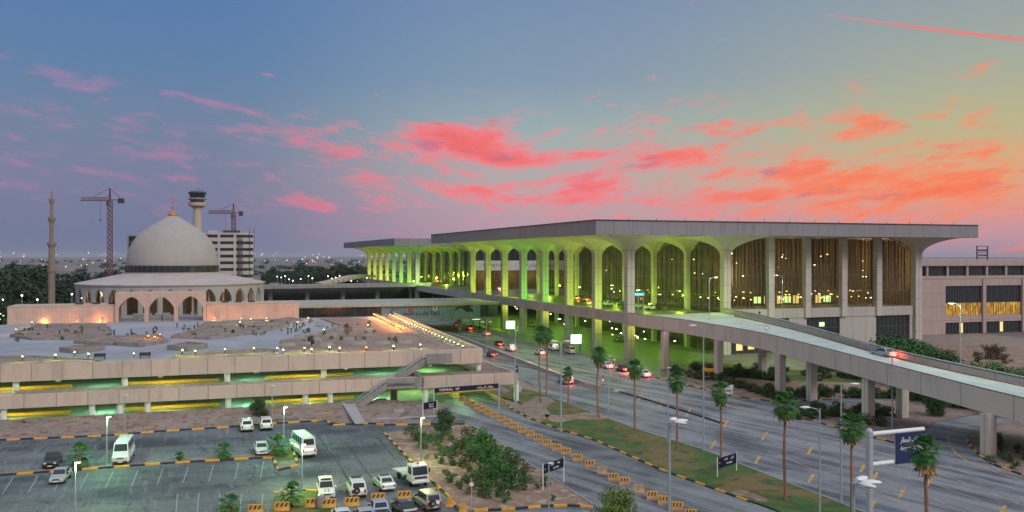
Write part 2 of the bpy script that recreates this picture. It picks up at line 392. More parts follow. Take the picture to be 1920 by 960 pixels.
def shape_ar(s):
    out = ''
    for i, c in enumerate(s):
        if c not in AR: out += c; continue
        code, n = AR[c]
        pre = i > 0 and s[i-1] in AR and AR[s[i-1]][1] == 4
        nxt = i < len(s)-1 and s[i+1] in AR and n == 4 and AR[s[i+1]][1] > 1
        out += chr(code+((3 if nxt else 1) if pre and n > 1 else (2 if nxt else 0)))
    return out[::-1]
def text(body, size, mat, name='lettering', parent=None, loc=(0, 0, 0), rot=(R(90), 0, 0), width=None, depth=.01, align='CENTER'):
    c = bpy.data.curves.new(name, 'FONT'); c.body = body; c.size = size; c.align_x = align; c.align_y = 'CENTER'; c.extrude = depth; c.resolution_u = 3
    t = bpy.data.objects.new(name, c); COL.objects.link(t); bpy.context.view_layer.update()
    me = bpy.data.meshes.new_from_object(t.evaluated_get(bpy.context.evaluated_depsgraph_get()))
    wx = t.dimensions.x or 1
    bpy.data.objects.remove(t); me.materials.clear(); me.materials.append(mat)
    o = bpy.data.objects.new(name, me); COL.objects.link(o); o.location = loc; o.rotation_euler = rot
    if width: o.scale = (width/wx, 1, 1)
    if parent: o.parent = parent
    return o
#==MORE==
# ================================================================== SETTING
mb = MB(); mb.sheet([(30000*cos(2*pi*i/64), 30000*sin(2*pi*i/64)) for i in range(64)], -.10); mb.build('ground', PLAIN)['kind'] = 'structure'
for n in ('ground',): bpy.data.objects[n]['kind'] = 'structure'
def px(*pts, z=0.): return [G(u, v, z) for u, v in pts]
def surf(name, pts, z, mat, kind='structure'):
    return tag(MB().sheet(pts, z).build(name, mat), kind=kind)
surf('sandy_ground', [(-140, 95), (-95, 230), (-60, 420), (40, 420), (150, 300), (170, 220), (160, 60), (110, 55), (40, 120), (0, 60), (-140, 60)], -.05, SAND)
KERBL = px((-40, 828), (0, 826), (193, 818), (294, 810), (406, 803), (514, 795), (612, 789), (621, 798), (700, 794), (715, 798), (817, 796), (874, 796))
surf('car_park', [(-120, 45), (20, 45), (20, 60)]+px((1150, 975), (1111, 944), (1000, 873), (933, 825), (873, 789), (800, 775), (600, 775))+KERBL[:1]+[(-120, 120)], -.004, LOT)
DL = [(805, 735), (800, 765), (830, 775), (873, 789), (933, 825), (1000, 873), (1111, 944), (1160, 978), (1330, 1090)]
DR = [(1640, 1060), (1453, 958), (1407, 942), (1360, 925), (1233, 879), (1114, 825), (1050, 806), (990, 784), (962, 769), (948, 757), (925, 735)]
surf('driveway', px(*DL, *DR), .004, DRIVE)
ROADP = [(690, 588), (905, 668), (1035, 746), (1200, 807), (1317, 843), (1387, 870), (1450, 895), (1533, 927), (1680, 985), (1900, 1080), (2350, 1080), (2350, 985), (2050, 935), (1920, 893), (1868, 875), (1840, 858), (1822, 840), (1812, 825), (1820, 808), (1850, 797), (1920, 789), (2100, 783),
         (2100, 767), (1920, 769), (1832, 777), (1761, 790), (1686, 834), (1620, 818), (1560, 800), (1510, 787), (1470, 775), (1700, 752), (1700, 742), (1453, 754), (1367, 743), (1240, 712), (1100, 668), (1000, 645), (900, 615), (840, 600), (760, 575), (690, 568)]
surf('airport_road', px(*ROADP), .0, ROAD)
surf('arrivals_plaza', px((760, 572), (840, 598), (900, 613), (1000, 643), (1100, 666), (1240, 708), (1290, 688), (1420, 700), (1560, 716), (1700, 716), (1700, 640), (1600, 600), (1000, 562)), .03, PLAZA)
# grass median between driveway and road
MEDL = [(970, 768), (985, 760), (940, 745), (965, 728), (1000, 733), (1035, 747), (1200, 808), (1317, 844), (1387, 871), (1450, 896), (1533, 928), (1680, 986)]
MEDR = [(1640, 1050), (1455, 957), (1409, 941), (1362, 924), (1235, 878), (1116, 824), (1052, 805), (992, 783)]
tag(MB().prism(px(*MEDL, *MEDR), .0, .10).build('grass_median', LAWN), kind='structure')
for nm, pts, m in (('sand_patch', [(962, 766), (985, 755), (1012, 742), (1045, 752), (1020, 765), (1035, 778), (1015, 792), (990, 781)], BANK), ('sand_patch', [(1368, 925), (1384, 919), (1398, 922), (1425, 931), (1445, 941), (1432, 945), (1405, 934), (1385, 931)], SOIL), ('sand_patch', [(1020, 778), (1060, 781), (1100, 772), (1150, 784), (1120, 789), (1080, 786), (1050, 795), (1030, 790)], SOIL)):
    surf(nm, smoothp(px(*pts)+px(pts[0]), 2)[:-1], .104, m)
# shrub bed
BED = [(721, 813), (775, 870), (806, 899), (843, 933), (858, 956), (889, 958), (960, 955), (1022, 949), (1075, 948), (1111, 951), (1098, 938), (1000, 875), (933, 828), (873, 793), (830, 800), (780, 803)]
surf('shrub_bed', px(*BED), .006, SOIL)
surf('front_lane', px((860, 962), (960, 958), (1060, 955), (1115, 957), (1180, 1000), (1180, 1100), (850, 1100)), .002, DRIVE)
# beds under the ramp
surf('ramp_bed', px((1240, 700), (1300, 716), (1367, 741), (1453, 753), (1560, 748), (1700, 741), (1720, 712), (1450, 700), (1330, 692)), .05, SOIL)
surf('ramp_lawn', px((1290, 690), (1420, 713), (1600, 718), (1700, 716), (1700, 706), (1430, 690), (1300, 676)), .054, LAWN)
surf('loop_bed', px((1474, 777), (1512, 788), (1560, 801), (1686, 832), (1758, 790), (1830, 777), (1920, 768), (1920, 735), (1740, 745), (1560, 762)), .05, BANK)
surf('loop_island', px((1814, 825), (1822, 840), (1840, 857), (1868, 874), (1920, 892), (2060, 930), (2060, 795), (1920, 790), (1852, 798), (1822, 809)), .05, BANK)
# painted lines
TICK = M('tick_paint', (.50, .30, .09), .8, .3, 1.5)
def line(nm, pts, w, m, z=.006, sm=2): tag(ribbon(MB(), smoothp(px(*pts), sm), w, z).build(nm, m), kind='structure')
line('road_line', [(1353, 795), (1467, 833), (1560, 862), (1700, 915), (1870, 985)], .16, YLINE)
line('road_line', [(1330, 738), (1367, 752), (1453, 789), (1600, 832), (1720, 872), (1850, 920), (1960, 965)], .16, YLINE)
line('road_line', [(1250, 722), (1330, 744), (1460, 800), (1640, 865), (1800, 925), (1900, 960)], .14, YLINE)
line('road_line', [(1440, 845), (1530, 882), (1600, 905), (1650, 925), (1740, 965)], .16, YLINE)
line('road_line', [(1773, 871), (1830, 895), (1920, 922), (2000, 945)], .16, KERBW)
line('road_line', [(1840, 792), (1790, 803), (1775, 822), (1789, 850), (1828, 871), (1880, 890), (1960, 914)], .22, YLINE)
line('road_line', [(1130, 700), (1200, 722), (1300, 752)], .14, YLINE)
for u, v in ((1337, 833), (1420, 862), (1520, 897), (1637, 945), (1361, 793), (1433, 817), (1518, 845), (1617, 877), (1640, 893), (1690, 925), (1290, 773), (1240, 757), (1740, 905), (1880, 955), (1200, 745), (1300, 845)):
    a = G(u-4, v+8); b = G(u+5, v-7)
    tag(ribbon(MB(), [a, b], .34, .009).build('road_tick', TICK), kind='structure')
for nm, pts in (('lot_line', [(592, 812), (641, 879), (668, 930)]), ('lot_line', [(647, 828), (697, 896)]), ('lot_line', [(712, 825), (756, 878)])):
    tag(ribbon(MB(), px(*pts), .12, .004).build(nm, BLK if nm == 'x' else M('joint_tar', (.03, .03, .04)) if 'joint_tar' not in MAT else MAT['joint_tar']), kind='structure')
for u in range(10, 500, 47):
    v = 897-(u/500)*32; a = G(u+14, v); b = G(u-6+u*.03, v+30)
    tag(ribbon(MB(), [a, b], .1, .004).build('bay_line', KERBW), kind='structure')
for u in range(330, 530, 40): tag(ribbon(MB(), px((u, 960), (u+3, 925)), .1, .004).build('bay_line', KERBW), kind='structure')
# kerbs
def kerb(pts, label=None, w=.22, h=.16, seg=1.7, z=0., stripes=True, name='striped_kerb', mats=None):
    pts = resample(pts, seg); mb = MB(); L, Rr = strip(pts, w)
    for i in range(len(pts)-1):
        mb.cur = i % 2 if stripes else 0
        mb.prism([L[i], Rr[i], Rr[i+1], L[i+1]], z-.02, z+h)
    o = mb.build(name, mats or [YEL, BLK] if stripes else [KERBW]); o['kind'] = 'structure'; return o
kerb(KERBL, w=.32, h=.2); 
ISL = px((-30, 893), (0, 892), (146, 882), (320, 869), (443, 862), (512, 858.5), (521, 883), (559, 874), (546, 836))
kerb(ISL, w=.3, h=.2)
surf('parking_island', px((-30, 891), (0, 890), (146, 880), (320, 867), (443, 860), (512, 857), (522, 881), (557, 873), (545, 838), (512, 845), (443, 852), (320, 862), (146, 875), (0, 885), (-30, 886)), .02, BANK)
surf('island_grass', px((514, 856), (544, 840), (553, 862), (520, 866)), .026, LAWN)
surf('island_grass', px((515, 930), (590, 921), (640, 955), (560, 975), (500, 975)), .02, LAWN)
kerb(px((513, 924), (562, 920), (594, 921)), w=.25, h=.14); kerb(px((592, 921), (605, 932), (614, 938)), w=.25)
kerb(px((721, 813), (775, 870), (806, 899), (843, 933), (858, 956)), w=.25)
kerb(px((889, 959), (960, 956), (1022, 950), (1075, 949), (1111, 953)), w=.3, h=.2, seg=1.35)
kerb(px(*DR[2:10][::-1]), w=.28, h=.16)
kerb(px((873, 791), (933, 827), (1000, 875), (1109, 944)), w=.15, h=.1, stripes=False, name='kerb')
kerb(px((1035, 746), (1200, 807), (1317, 843), (1450, 895), (1533, 927), (1680, 985)), w=.16, h=.12, stripes=False, name='kerb')
kerb(px((1200, 702), (1300, 725), (1367, 742), (1453, 754), (1560, 749)), w=.25, h=.15, seg=2)
kerb(px((1474, 776), (1512, 787), (1560, 800), (1686, 833)), w=.25, h=.15)
kerb(px((1814, 825), (1822, 840), (1840, 857), (1868, 874), (1920, 892), (2000, 914)), w=.25, h=.15)
kerb(px((690, 571), (840, 601), (900, 616), (1000, 646), (1100, 669), (1200, 700)), w=.25, h=.15, stripes=False, name='kerb')
kerb(px((1162, 735), (1200, 746), (1260, 765), (1310, 780), (1355, 795)), w=.35, h=.2, seg=3, mats=[BLK, MAT['joint_tar']])
# raised median of the road with a warm-coloured coping
mp = smoothp(px((720, 580), (800, 610), (860, 632), (960, 670), (1052, 706), (1130, 730), (1162, 735)), 1)
tag(ribbon(MB(), mp, 2.6, .0, .15).build('road_median', M('median_paving', (.42, .34, .30))), kind='structure')
tag(ribbon(MB(), [(p[0]-1.0, p[1]) for p in mp], .22, .15, .7).build('median_rail', KERBW), label='low pale concrete rail along the median of the airport road', cat='road rail')
light('median_glow', (*G(1040, 694), 1.6), 260, (1, .6, .2), .2); light('median_glow', (*G(1000, 680), 1.6), 160, (1, .6, .2), .2)
# embankment between the car park kerb and the garage
ga = lambda x, y: (1.0+CB*x-SB*y, 155.6+SB*x+CB*y)
bk = MB(); NB = 60; rows = []
rr = random.Random(3)
for i in range(NB+1):
    x = -175+i*(163/NB)
    top = ga(x, -.3)
    f = (top[0]-KERBL[0][0])/(KERBL[-1][0]-KERBL[0][0])
    # kerb point below it
    kp = None
    for a, b in zip(KERBL, KERBL[1:]):
        if a[0] <= top[0]+(-2) <= b[0]: t = (top[0]-2-a[0])/(b[0]-a[0]); kp = (a[0]+(b[0]-a[0])*t, a[1]+(b[1]-a[1])*t)
    if kp is None: kp = (top[0]-2, KERBL[0][1]+(top[0]-KERBL[0][0])*.05)
    hz = 1.45*min(1, max(.1, (-12-x)/10.))
    row = []
    for k in range(9):
        t = k/8; z = .12+(hz-.12)*smoothp([(0, 0), (.3, .15), (.6, .75), (1, 1)], 0)[0][0]*0+(hz)*t**1.3
        row.append((kp[0]+(top[0]-kp[0])*t, kp[1]+.2+(top[1]-kp[1]-.2)*t, z+(rr.random()-.5)*.22*(0 < k < 8)))
    rows.append(row)
bk.rings(rows, close=False, cap=False); bk.f = [f[::-1] for f in bk.f]; tag(bk.build('embankment', BANK, smooth=True), kind='structure')
def planter_wall(p, q, h=.45, z=0.6, label=''): return tag(MB().bar((*p, z), (*q, z), .35, h).build('retaining_wall', GREY), label=label, cat='low wall')
planter_wall(G(-20, 806, .9), G(268, 788, .9), label='long low grey retaining wall on the soil bank behind the dark pickup, nearest the frame edge')
planter_wall(G(270, 789, .9), G(372, 783, .9), label='short grey retaining wall on the soil bank, middle piece of three')
planter_wall(G(390, 786, .9), G(560, 778, .9), label='grey retaining wall on the soil bank behind the two parked white cars')
planter_wall(G(685, 769, .9), G(780, 765, .9), .7, label='grey planter wall on the soil bank beyond the foot of the stair')
tag(MB().hexa([(*G(665, 797, .1), .2), (*G(684, 795, .1), .2), (*G(661, 757, 1.), 1.2), (*G(639, 759, 1.), 1.2)], [(*G(665, 797, .1), .45), (*G(684, 795, .1), .45), (*G(661, 757, 1.), 1.6), (*G(639, 759, 1.), 1.6)]).build('footpath', KERBW), kind='structure')
surf('footpath', px((700, 791), (820, 786), (822, 782), (700, 787)), .3, KERBW)

# ================================================================== PARKING GARAGE
gar = empty('parking_garage', (1.0, 155.6, 0), RZ, label='long open pink-panelled two-storey parking garage below the mosque terrace', cat='garage')
def lp(u, yl):  # local x where the sight line of column u crosses the plane y = yl
    k = (u-960)/F; bx, by = ga(0, yl)
    return (k*by-bx)/(CB-k*SB)
XL = -190
MB().box(XL, 0, 0, .4, 3.05, 5.0).build('parapet', PINK, gar, label='lower front parapet')
MB().box(-.4, 0, .4, 100, 3.05, 5.0).build('parapet', PINKY, gar)
MB().hexa([(XL, 6.4, 6.1), (-4.35, 6.4, 6.1), (-4.35, 6.8, 6.1), (XL, 6.8, 6.1)], [(XL, 6.4, 8.7), (-4.35, 6.4, 8.7), (-4.35, 6.8, 8.7), (XL, 6.8, 8.7)]).build('parapet', PINK, gar, label='upper front parapet')
MB().hexa([(-4.75, 6.8, 6.1), (-4.35, 6.8, 6.1), (1.9, 112, 6.1), (1.5, 112, 6.1)], [(-4.75, 6.8, 8.7), (-4.35, 6.8, 8.7), (1.9, 112, 8.7), (1.5, 112, 8.7)]).build('parapet', PINKY, gar)
MB().box(XL, -.4, .4, 6.6, 4.1, 4.75).box(-4.8, -.4, 6.6, 100, 4.1, 4.75).build('planting_terrace', BANK, gar)
MB().box(XL, -4.8, 6.6, 60, 3.7, 3.98).build('upper_parking_floor', DECKFL, gar)
MB().box(XL, -.4, .4, 60, 3.4, 3.65).build('floor_slab', GREY, gar)
DKP = [(-230, 6.8), (-4.75, 6.8), (1.5, 113.5), (-25, 113.5), (-25, 205), (-98, 205), (-98, 112), (-230, 100)]
MB().prism(DKP, 6.9, 7.6).build('roof_deck', PAVE, gar)
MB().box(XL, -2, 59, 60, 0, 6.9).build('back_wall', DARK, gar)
surf('garage_floor', [ga(*p) for p in ((XL, .5), (-22, .5), (-22, 59), (XL, 59))], .008, DECKFL)
cm = MB().lathe([(.45, 0), (.45, 3.3)], 14).mesh('column', WPAINT, True)
cm2 = MB().lathe([(.45, 0), (.45, 2.9)], 14).mesh('column', WPAINT, True)
def inst(me, name, loc, parent=None, rz=0, **k):
    o = bpy.data.objects.new(name, me); COL.objects.link(o); o.location = loc; o.rotation_euler = (0, 0, rz)
    if parent: o.parent = parent
    return tag(o, **k)
for u in (7, 172.6, 225, 277, 428, 573, 619, 797, 968): inst(cm, 'column', (lp(u, .9), .9, 0.1), gar)
for u in (30, 234, 426, 607, 777, 897): inst(cm2, 'column', (lp(u, 7.4), 7.4, 3.98), gar)
for x in range(-170, -6, 16):
    for y in (22, 38): inst(cm2, 'column', (x, y, 3.98), gar)
for x in range(-170, -30, 16): inst(cm, 'column', (x, 20, 0.1), gar)
rr = random.Random(5)
for lev, z, y0 in ((0, .0, 12.5), (1, 3.98, 13.5)):
    x = -176.
    while x < -22:
        MB().box(x, x+15, y0, y0+.9, z, z+.42).build('yellow_kerb', YEL, gar)
        MB().box(x, x+15, y0+14, y0+14.9, z, z+.42).build('yellow_kerb', YEL, gar)
        f = MB().box(x+19, x+20.2, y0-2.5, y0-2.3, z+2.62, z+2.7).build('light_fitting', E_GRN, gar)
        light('garage_lamp', (x+19.6, y0-1.5, z+2.4), 1300, (.38, 1, .52), .25, gar)
        light('garage_lamp', (x+7, y0-4, z+2.3), 1300, (.9, 1, .22), .25, gar)
        x += 22.5
light('garage_lamp', (-14, 16, 2.6), 1300, (.45, 1, .3), .3, gar); light('garage_lamp', (-8, 5, 2.6), 900, (.5, 1, .35), .3, gar)
light('garage_lamp', (-12, 16, 6.4), 1000, (.5, 1, .3), .3, gar)
# stair on the front
st = empty('concrete_staircase', (1, 155.6, 0), RZ, label='grey concrete outdoor staircase zigzagging down the pink garage front', cat='staircase')
def flight(x0, z0, x1, z1, y0, y1):
    n = 16; mb = MB()
    for i in range(n):
        a = x0+(x1-x0)*i/n; b = x0+(x1-x0)*(i+1)/n; z = z0+(z1-z0)*(i+1)/n
        mb.box(min(a, b), max(a, b), y0+.2, y1-.2, z-.55, z)
    mb.build('steps', GREY, st)
    for y in (y0, y1-.2):
        MB().hexa([(x1, y, z1-.75), (x0, y, z0-.75), (x0, y+.2, z0-.75), (x1, y+.2, z1-.75)], [(x1, y, z1+.35), (x0, y, z0+.35), (x0, y+.2, z0+.35), (x1, y+.2, z1+.35)]).build('balustrade', GREY, st)
        for k in range(9):
            t = k/8; MB().box(x0+(x1-x0)*t-.03, x0+(x1-x0)*t+.03, y+.07, y+.13, z0+(z1-z0)*t+.3, z0+(z1-z0)*t+.75).build('post', GALV, st)
        MB().bar((x0, y+.1, z0+.78), (x1, y+.1, z1+.78), .07).build('rail', GALV, st)
xa, xb, xc, xd = lp(800, 4), lp(748, 2.5), lp(724, -1), lp(667, -2)
flight(xb, 4.5, xa, 7.5, 3.4, 5.6)
flight(xd, 1.0, xc, 4.4, -2.6, -.5)
MB().box(xc-.2, xb+1.5, -2.6, 5.6, 4.0, 4.5).build('landing', GREY, st)
MB().box(xc-.2, xb+3, -2.6, -2.35, 3.6, 5.3).box(xb+2.75, xb+3, -2.6, 5.6, 3.6, 5.3).build('landing_wall', GREY, st)
MB().box(xa-.3, lp(842, 5), 3.2, 6.4, 7.0, 7.5).build('landing', GREY, st)
MB().box(xa-.3, lp(842, 5), 3.0, 3.25, 6.7, 8.4).build('landing_wall', GREY, st)
MB().box(xb-1, xb, 4, 5, .5, 4).build('pier', GREY, st)
# ---- terrace furniture on the roof deck
def dk(u, v): return G(u, v, 7.6)
def planter(pts, h, label, soil=BANK, cap=GREY):
    P = pts if len(pts[0]) == 3 else [dk(*p) for p in pts]; P = [p[:2] for p in P]; cx = sum(p[0] for p in P)/len(P); cy = sum(p[1] for p in P)/len(P)
    r = empty('planter', (cx, cy, 7.6), label=label, cat='planter')
    Q = [(x-cx, y-cy) for x, y in P]
    w = MB()
    for a, b in zip(Q, Q[1:]+Q[:1]): w.bar((*a, h/2), (*b, h/2), .4, h)
    w.build('planter_wall', cap, r); MB().prism([(x*.96, y*.96) for x, y in Q], 0.0, h*.72).build('soil', soil, r); return r
planter([(20, 632), (62, 638), (150, 637), (212, 627), (205, 617), (60, 617)], .6, 'large grey planter on the terrace before the mosque wall, its corner lit orange')
planter([(140, 644), (205, 648), (250, 641), (228, 634), (160, 636)], .6, 'angular grey planter joined to the large one before the pink wall')
planter([(218, 648), (262, 651), (314, 643), (300, 634), (235, 635)], .8, 'pointed grey planter lit by orange lamps in front of the portal')
planter([(322, 634), (392, 637), (470, 627), (545, 612), (540, 606), (440, 612), (372, 620)], .6, 'long grey planter running to the bridge end of the pink mosque wall')
planter([(372, 616), (440, 609), (500, 606), (490, 602), (385, 607)], .5, 'narrow grey planter just before the pink wall right of the portal')
planter([(60, 613), (200, 613), (195, 610), (70, 610)], .5, 'narrow grey planter just before the pink wall left of the portal')
planter([(113, 660), (148, 664), (195, 656), (160, 654)], .9, 'small lone wedge planter with brown soil, nearest the frame edge on the terrace')
planter([(315, 656), (352, 659), (388, 652), (350, 649)], .9, 'small lone wedge planter below the orange lit planter')
planter([(508, 603), (545, 606), (568, 602), (540, 598)], .5, 'low rounded planter beside the end of the pink mosque wall')
planter([(*ga(lp(u, 7.2), 7.2), 0) for u in (-40, 60, 200)]+[(*G(u, v, 8.5), 0) for u, v in ((178, 673), (60, 667), (-40, 668))], .95, 'brown planter strip along the garage parapet at the frame edge')
planter([(*ga(lp(u, 7.2), 7.2), 0) for u in (318, 420, 519)]+[(*G(u, v, 8.5), 0) for u, v in ((519, 655), (480, 653), (400, 658), (330, 664))], .95, 'brown planter strip along the garage parapet, right of the two benches')
gardn = [(528, 655), (870, 651), (850, 646), (705, 602), (650, 596), (600, 598), (640, 612), (560, 635), (525, 640)]
P = [dk(u, v) for u, v in gardn]; tag(MB().prism([ga(lp(u, 7.2), 7.2) for u in (521, 640, 780, 862)]+[G(u, v, 8.5) for u, v in ((850, 648), (760, 648), (640, 651), (540, 654))], 7.5, 8.5).build('terrace_garden', BANK), kind='structure'); tag(MB().prism(P, 7.55, 7.85).build('terrace_garden', BANK), kind='structure')
kk = 0
for (u, v, w) in ((540, 651, 16), (575, 648, 15), (612, 650, 15), (672, 648, 18), (716, 647, 18), (758, 646, 16), (590, 640, 16), (620, 634, 14), (560, 636, 10), (640, 622, 12), (600, 612, 10), (690, 632, 12), (655, 640, 12)):
    x, y = dk(u, v); D = y; hw = w*D/F
    mb = MB().hexa([(-hw, -.9, 0), (hw, -.9, 0), (hw*.8, .9, 0), (-hw*.8, .9, 0)], [(-hw*.75, -.5, .75), (hw*.7, -.5, .75), (hw*.6, .6, .65), (-hw*.6, .6, .65)])
    o = mb.build('stone_mound', GREY, bevel=.08); o.location = (x, y, 7.8); o.rotation_euler = (0, 0, RZ*rr.random()); tag(o, label='grey stone mound in the brown terrace garden', cat='stone', group='grey stone mounds in the terrace garden')
for (u, v, l) in ((187, 674, 'nearer the frame edge'), (272, 672, 'farther right')):
    b = empty('bench', (*dk(u, v), 7.6), RZ, label='dark bench facing the garage parapet, %s of the two' % l, cat='bench')
    MB().box(-.9, .9, -.25, .25, .4, .5).build('seat', DARK, b)
    for s in (-.75, .75): MB().box(s-.06, s+.06, -.22, .22, 0, .4).build('leg', DARK, b)
    MB().box(-.9, .9, .22, .28, .55, 1.0).build('backrest', DARK, b)
# low walls, plants and posts inside the terrace planters
rq = random.Random(31)
LOWP = None
for i, (u, v) in enumerate([(70, 631), (110, 634), (160, 633), (190, 624), (90, 622), (130, 619), (240, 640), (270, 643), (185, 641), (350, 631), (400, 626), (440, 624), (480, 617), (510, 613), (420, 632), (375, 625)]):
    x, y = dk(u, v); a = rq.choice((RZ, RZ+.5, RZ-.6, RZ+1.2)); l = rq.uniform(2.5, 5.5)
    tag(MB().bar((x-cos(a)*l/2, y-sin(a)*l/2, 8.2), (x+cos(a)*l/2, y+sin(a)*l/2, 8.2), .35, .45).build('low_wall', GREY), label='short grey stone wall stepping across a terrace planter', cat='low wall', group='short walls stepping across the terrace planters')
for i in range(26):
    u = rq.uniform(40, 560); v = rq.uniform(617, 636) if u < 320 else rq.uniform(612, 628); x, y = dk(u, v); h = rq.uniform(.8, 1.3)
    tag(MB().lathe([(.14, 7.6), (.14, 7.6+h), (.3, 7.62+h), (.05, 7.85+h)], 8, (x, y)).build('garden_post', STEELD), label='dark unlit garden post standing on the terrace', cat='garden post', group='dark unlit posts on the terrace')
# bollard lights
bl = empty('bollard_light', (0, 0, -500)); MB().lathe([(.12, 0), (.12, .7), (.28, .72), (.30, .78), (.1, .95)], 8).build('post', STEELD, bl)
MB().lathe([(.13, .62), (.13, .70)], 8).build('lamp_ring', E_GRN, bl); 
blo = empty('bollard_light', (0, 0, -500)); MB().lathe([(.12, 0), (.12, .7), (.28, .72), (.30, .78), (.1, .95)], 8).build('post', STEELD, blo)
MB().lathe([(.15, .58), (.15, .70)], 8).build('lamp_ring', E_ORG, blo)
def bollard(x, y, z, orange, label, group=None, e=None, src=None):
    c = copy_tree(blo if orange else bl, loc=(x, y, z), label=label, group=group, cat='bollard light')
    light('bollard_glow', (.0, -.55, 1.2) if src is None else (0, -.6, .5), e or 90, (1, .33, .06) if orange else (.75, 1, .2), .12, c)
for (u, v) in ((42, 676), (104, 673), (140, 668), (166, 671), (251, 670), (342, 664), (366, 665), (422, 662), (476, 660), (520, 660), (531, 663), (571, 659), (584, 662), (618, 658), (637, 660), (738, 656), (788, 653)):
    bollard(*G(u, v-1, 8.6), 8.5, False, 'small garden bollard light casting a yellow-green pool along the garage parapet', 'yellow-green bollard lights along the garage parapet', 170)
for (u, v) in ((607, 627), (690, 618), (558, 612), (470, 606), (450, 612), (60, 612)):
    bollard(*dk(u, v), 8.05, False, 'small garden bollard light casting a yellow-green pool among the beds before the mosque wall', 'yellow-green bollard lights among the beds', 150)
for (u, v) in ((32, 607), (85, 607), (145, 607), (190, 605), (403, 601), (452, 601), (500, 600), (578, 600)):
    bollard(*dk(u, v), 7.6, True, 'amber bollard light washing the foot of the pink mosque wall', 'amber lights along the mosque wall', 280, 1)
for (u, v) in ((30, 627), (278, 640), (300, 637), (290, 642)):
    bollard(*dk(u, v), 8.1, True, 'amber bollard light set inside a planter before the portal', 'amber lights in the planters', 160)
bollard(*G(687, 657, 8.6), 8.5, True, 'lone red-orange bollard light above the garage front left of the stair', None, 260)
# double row of lamps beside the sunken path at the terrace edge
nrow = 26
for i in range(nrow):
    t = i/(nrow-1); y = 16+t*94; xe = -4.5+(y-6.8)*.058
    x1, y1 = ga(xe-1.3, y)
    redd = i in (9, 24)
    bollard(x1, y1, 7.6, redd, ('reddish bollard light among the yellow row along the terrace edge, %s' % ('mid-row' if i == 9 else 'far end')) if redd else 'yellow bollard light in the row beside the terrace edge path', None if redd else 'yellow bollard lights along the terrace edge', 45)
    if t > .42:
        x2, y2 = ga(xe-6.0, y)
        bollard(x2, y2, 7.85, True, 'orange bollard light in the row beside the terrace edge path', 'orange bollard lights along the terrace path', 850)
P = [ga(-4.5+(y-6.8)*.058-o, y) for y, o in ((12, 4.6), (112, 4.6), (112, 2.4), (12, 2.4))]
tag(MB().sheet(P, 7.612).build('terrace_path', M('path_dark', (.16, .17, .24))), kind='structure')
P2 = [ga(-4.5+(y-6.8)*.058-o, y) for y, o in ((12, 2.3), (112, 2.3), (112, .1), (12, .1))]
tag(MB().prism(P2, 7.6, 7.75).build('terrace_edge_bed', BANK), kind='structure')
for o_ in (4.7, 2.35):
    p = ga(-4.5-o_+.3, 12); q = ga(-4.5+105*.058-o_, 112)
    mbx = MB().bar((*p, 8.35), (*q, 8.35), .1)
    n = 24
    for k in range(n+1): mbx.box(p[0]+(q[0]-p[0])*k/n-.05, p[0]+(q[0]-p[0])*k/n+.05, p[1]+(q[1]-p[1])*k/n-.05, p[1]+(q[1]-p[1])*k/n+.05, 7.6, 8.35)
    tag(mbx.build('handrail', GALV), label='thin metal handrail on the %s side of the terrace edge path' % ('mosque' if o_ > 4 else 'road'), cat='handrail')
# street edge wall right of the garage
w0 = ga(4, 10); w1 = ga(9, 112)
tag(MB().bar((*w0, .5), (*w1, .5), .5, 1.0).build('boundary_wall', CREAM), label='low pale wall between the garage side and the airport road', cat='wall')
surf('side_strip', [ga(.2, .0), ga(3.8, 9), ga(8.8, 112), ga(.2, 112)], .02, BANK)

# ================================================================== MOSQUE
mo = empty('mosque', (*ga(-59.4, 163), 7.6), RZ, label='large beige domed mosque with an arcaded round hall and gilt crescent finial', cat='mosque')
z0 = 0
prof = [(13.6, 14.4), (13.72, 15.3), (13.6, 16.8), (13.25, 18.6), (12.7, 20.3), (11.9, 21.9), (10.8, 23.5), (9.4, 25.0), (7.9, 26.1), (6.3, 27.2), (4.6, 28.3), (2.9, 29.3), (1.5, 30.2)]
MB().lathe(prof, 64).build('dome', WHITEC, mo, smooth=True)
mb = MB().lathe([(13.95, 12.3), (13.95, 14.4)], 64); mb.cur = 1
for i in range(48):
    a = 2*pi*i/48; mb.bar((14*cos(a), 14*sin(a), 12.3), (14*cos(a), 14*sin(a), 14.4), .2)
mb.build('window_band', [DGLASS, STEELD], mo)
MB().lathe([(14.4, 11.9), (14.4, 12.3)], 64).build('drum_base', WHITEC, mo, smooth=True)
NS = 32
MB().lathe([(28.4, 8.5), (28.6, 8.8), (28.6, 9.0), (14.2, 12.0)], NS, a0=pi/NS).build('skirt_roof', SKIRT, mo)
gb = MB().lathe([(1.35, 30.2), (1.5, 30.6), (1.3, 31.1), (.7, 31.7), (.3, 31.9)], 16).build('finial', GOLD, mo, smooth=True)
MB().lathe([(.15, 31.9), (.15, 32.8), (.38, 33.1), (.15, 33.4), (.12, 34.2), (.32, 34.5), (.1, 34.8), (.1, 35.4)], 10).build('finial_rod', GOLD, gb, smooth=True)
mb = MB(); 
mb.rings([[(.55*cos(a), ww, 35.95+.55*sin(a)) for ww in (-.05, .05)]+[((.34)*cos(a)+.12, ww, 35.95+.40*sin(a)) for ww in (.05, -.05)] for a in [R(-240+k*30) for k in range(11)]])
mb.build('crescent', GOLD, gb)
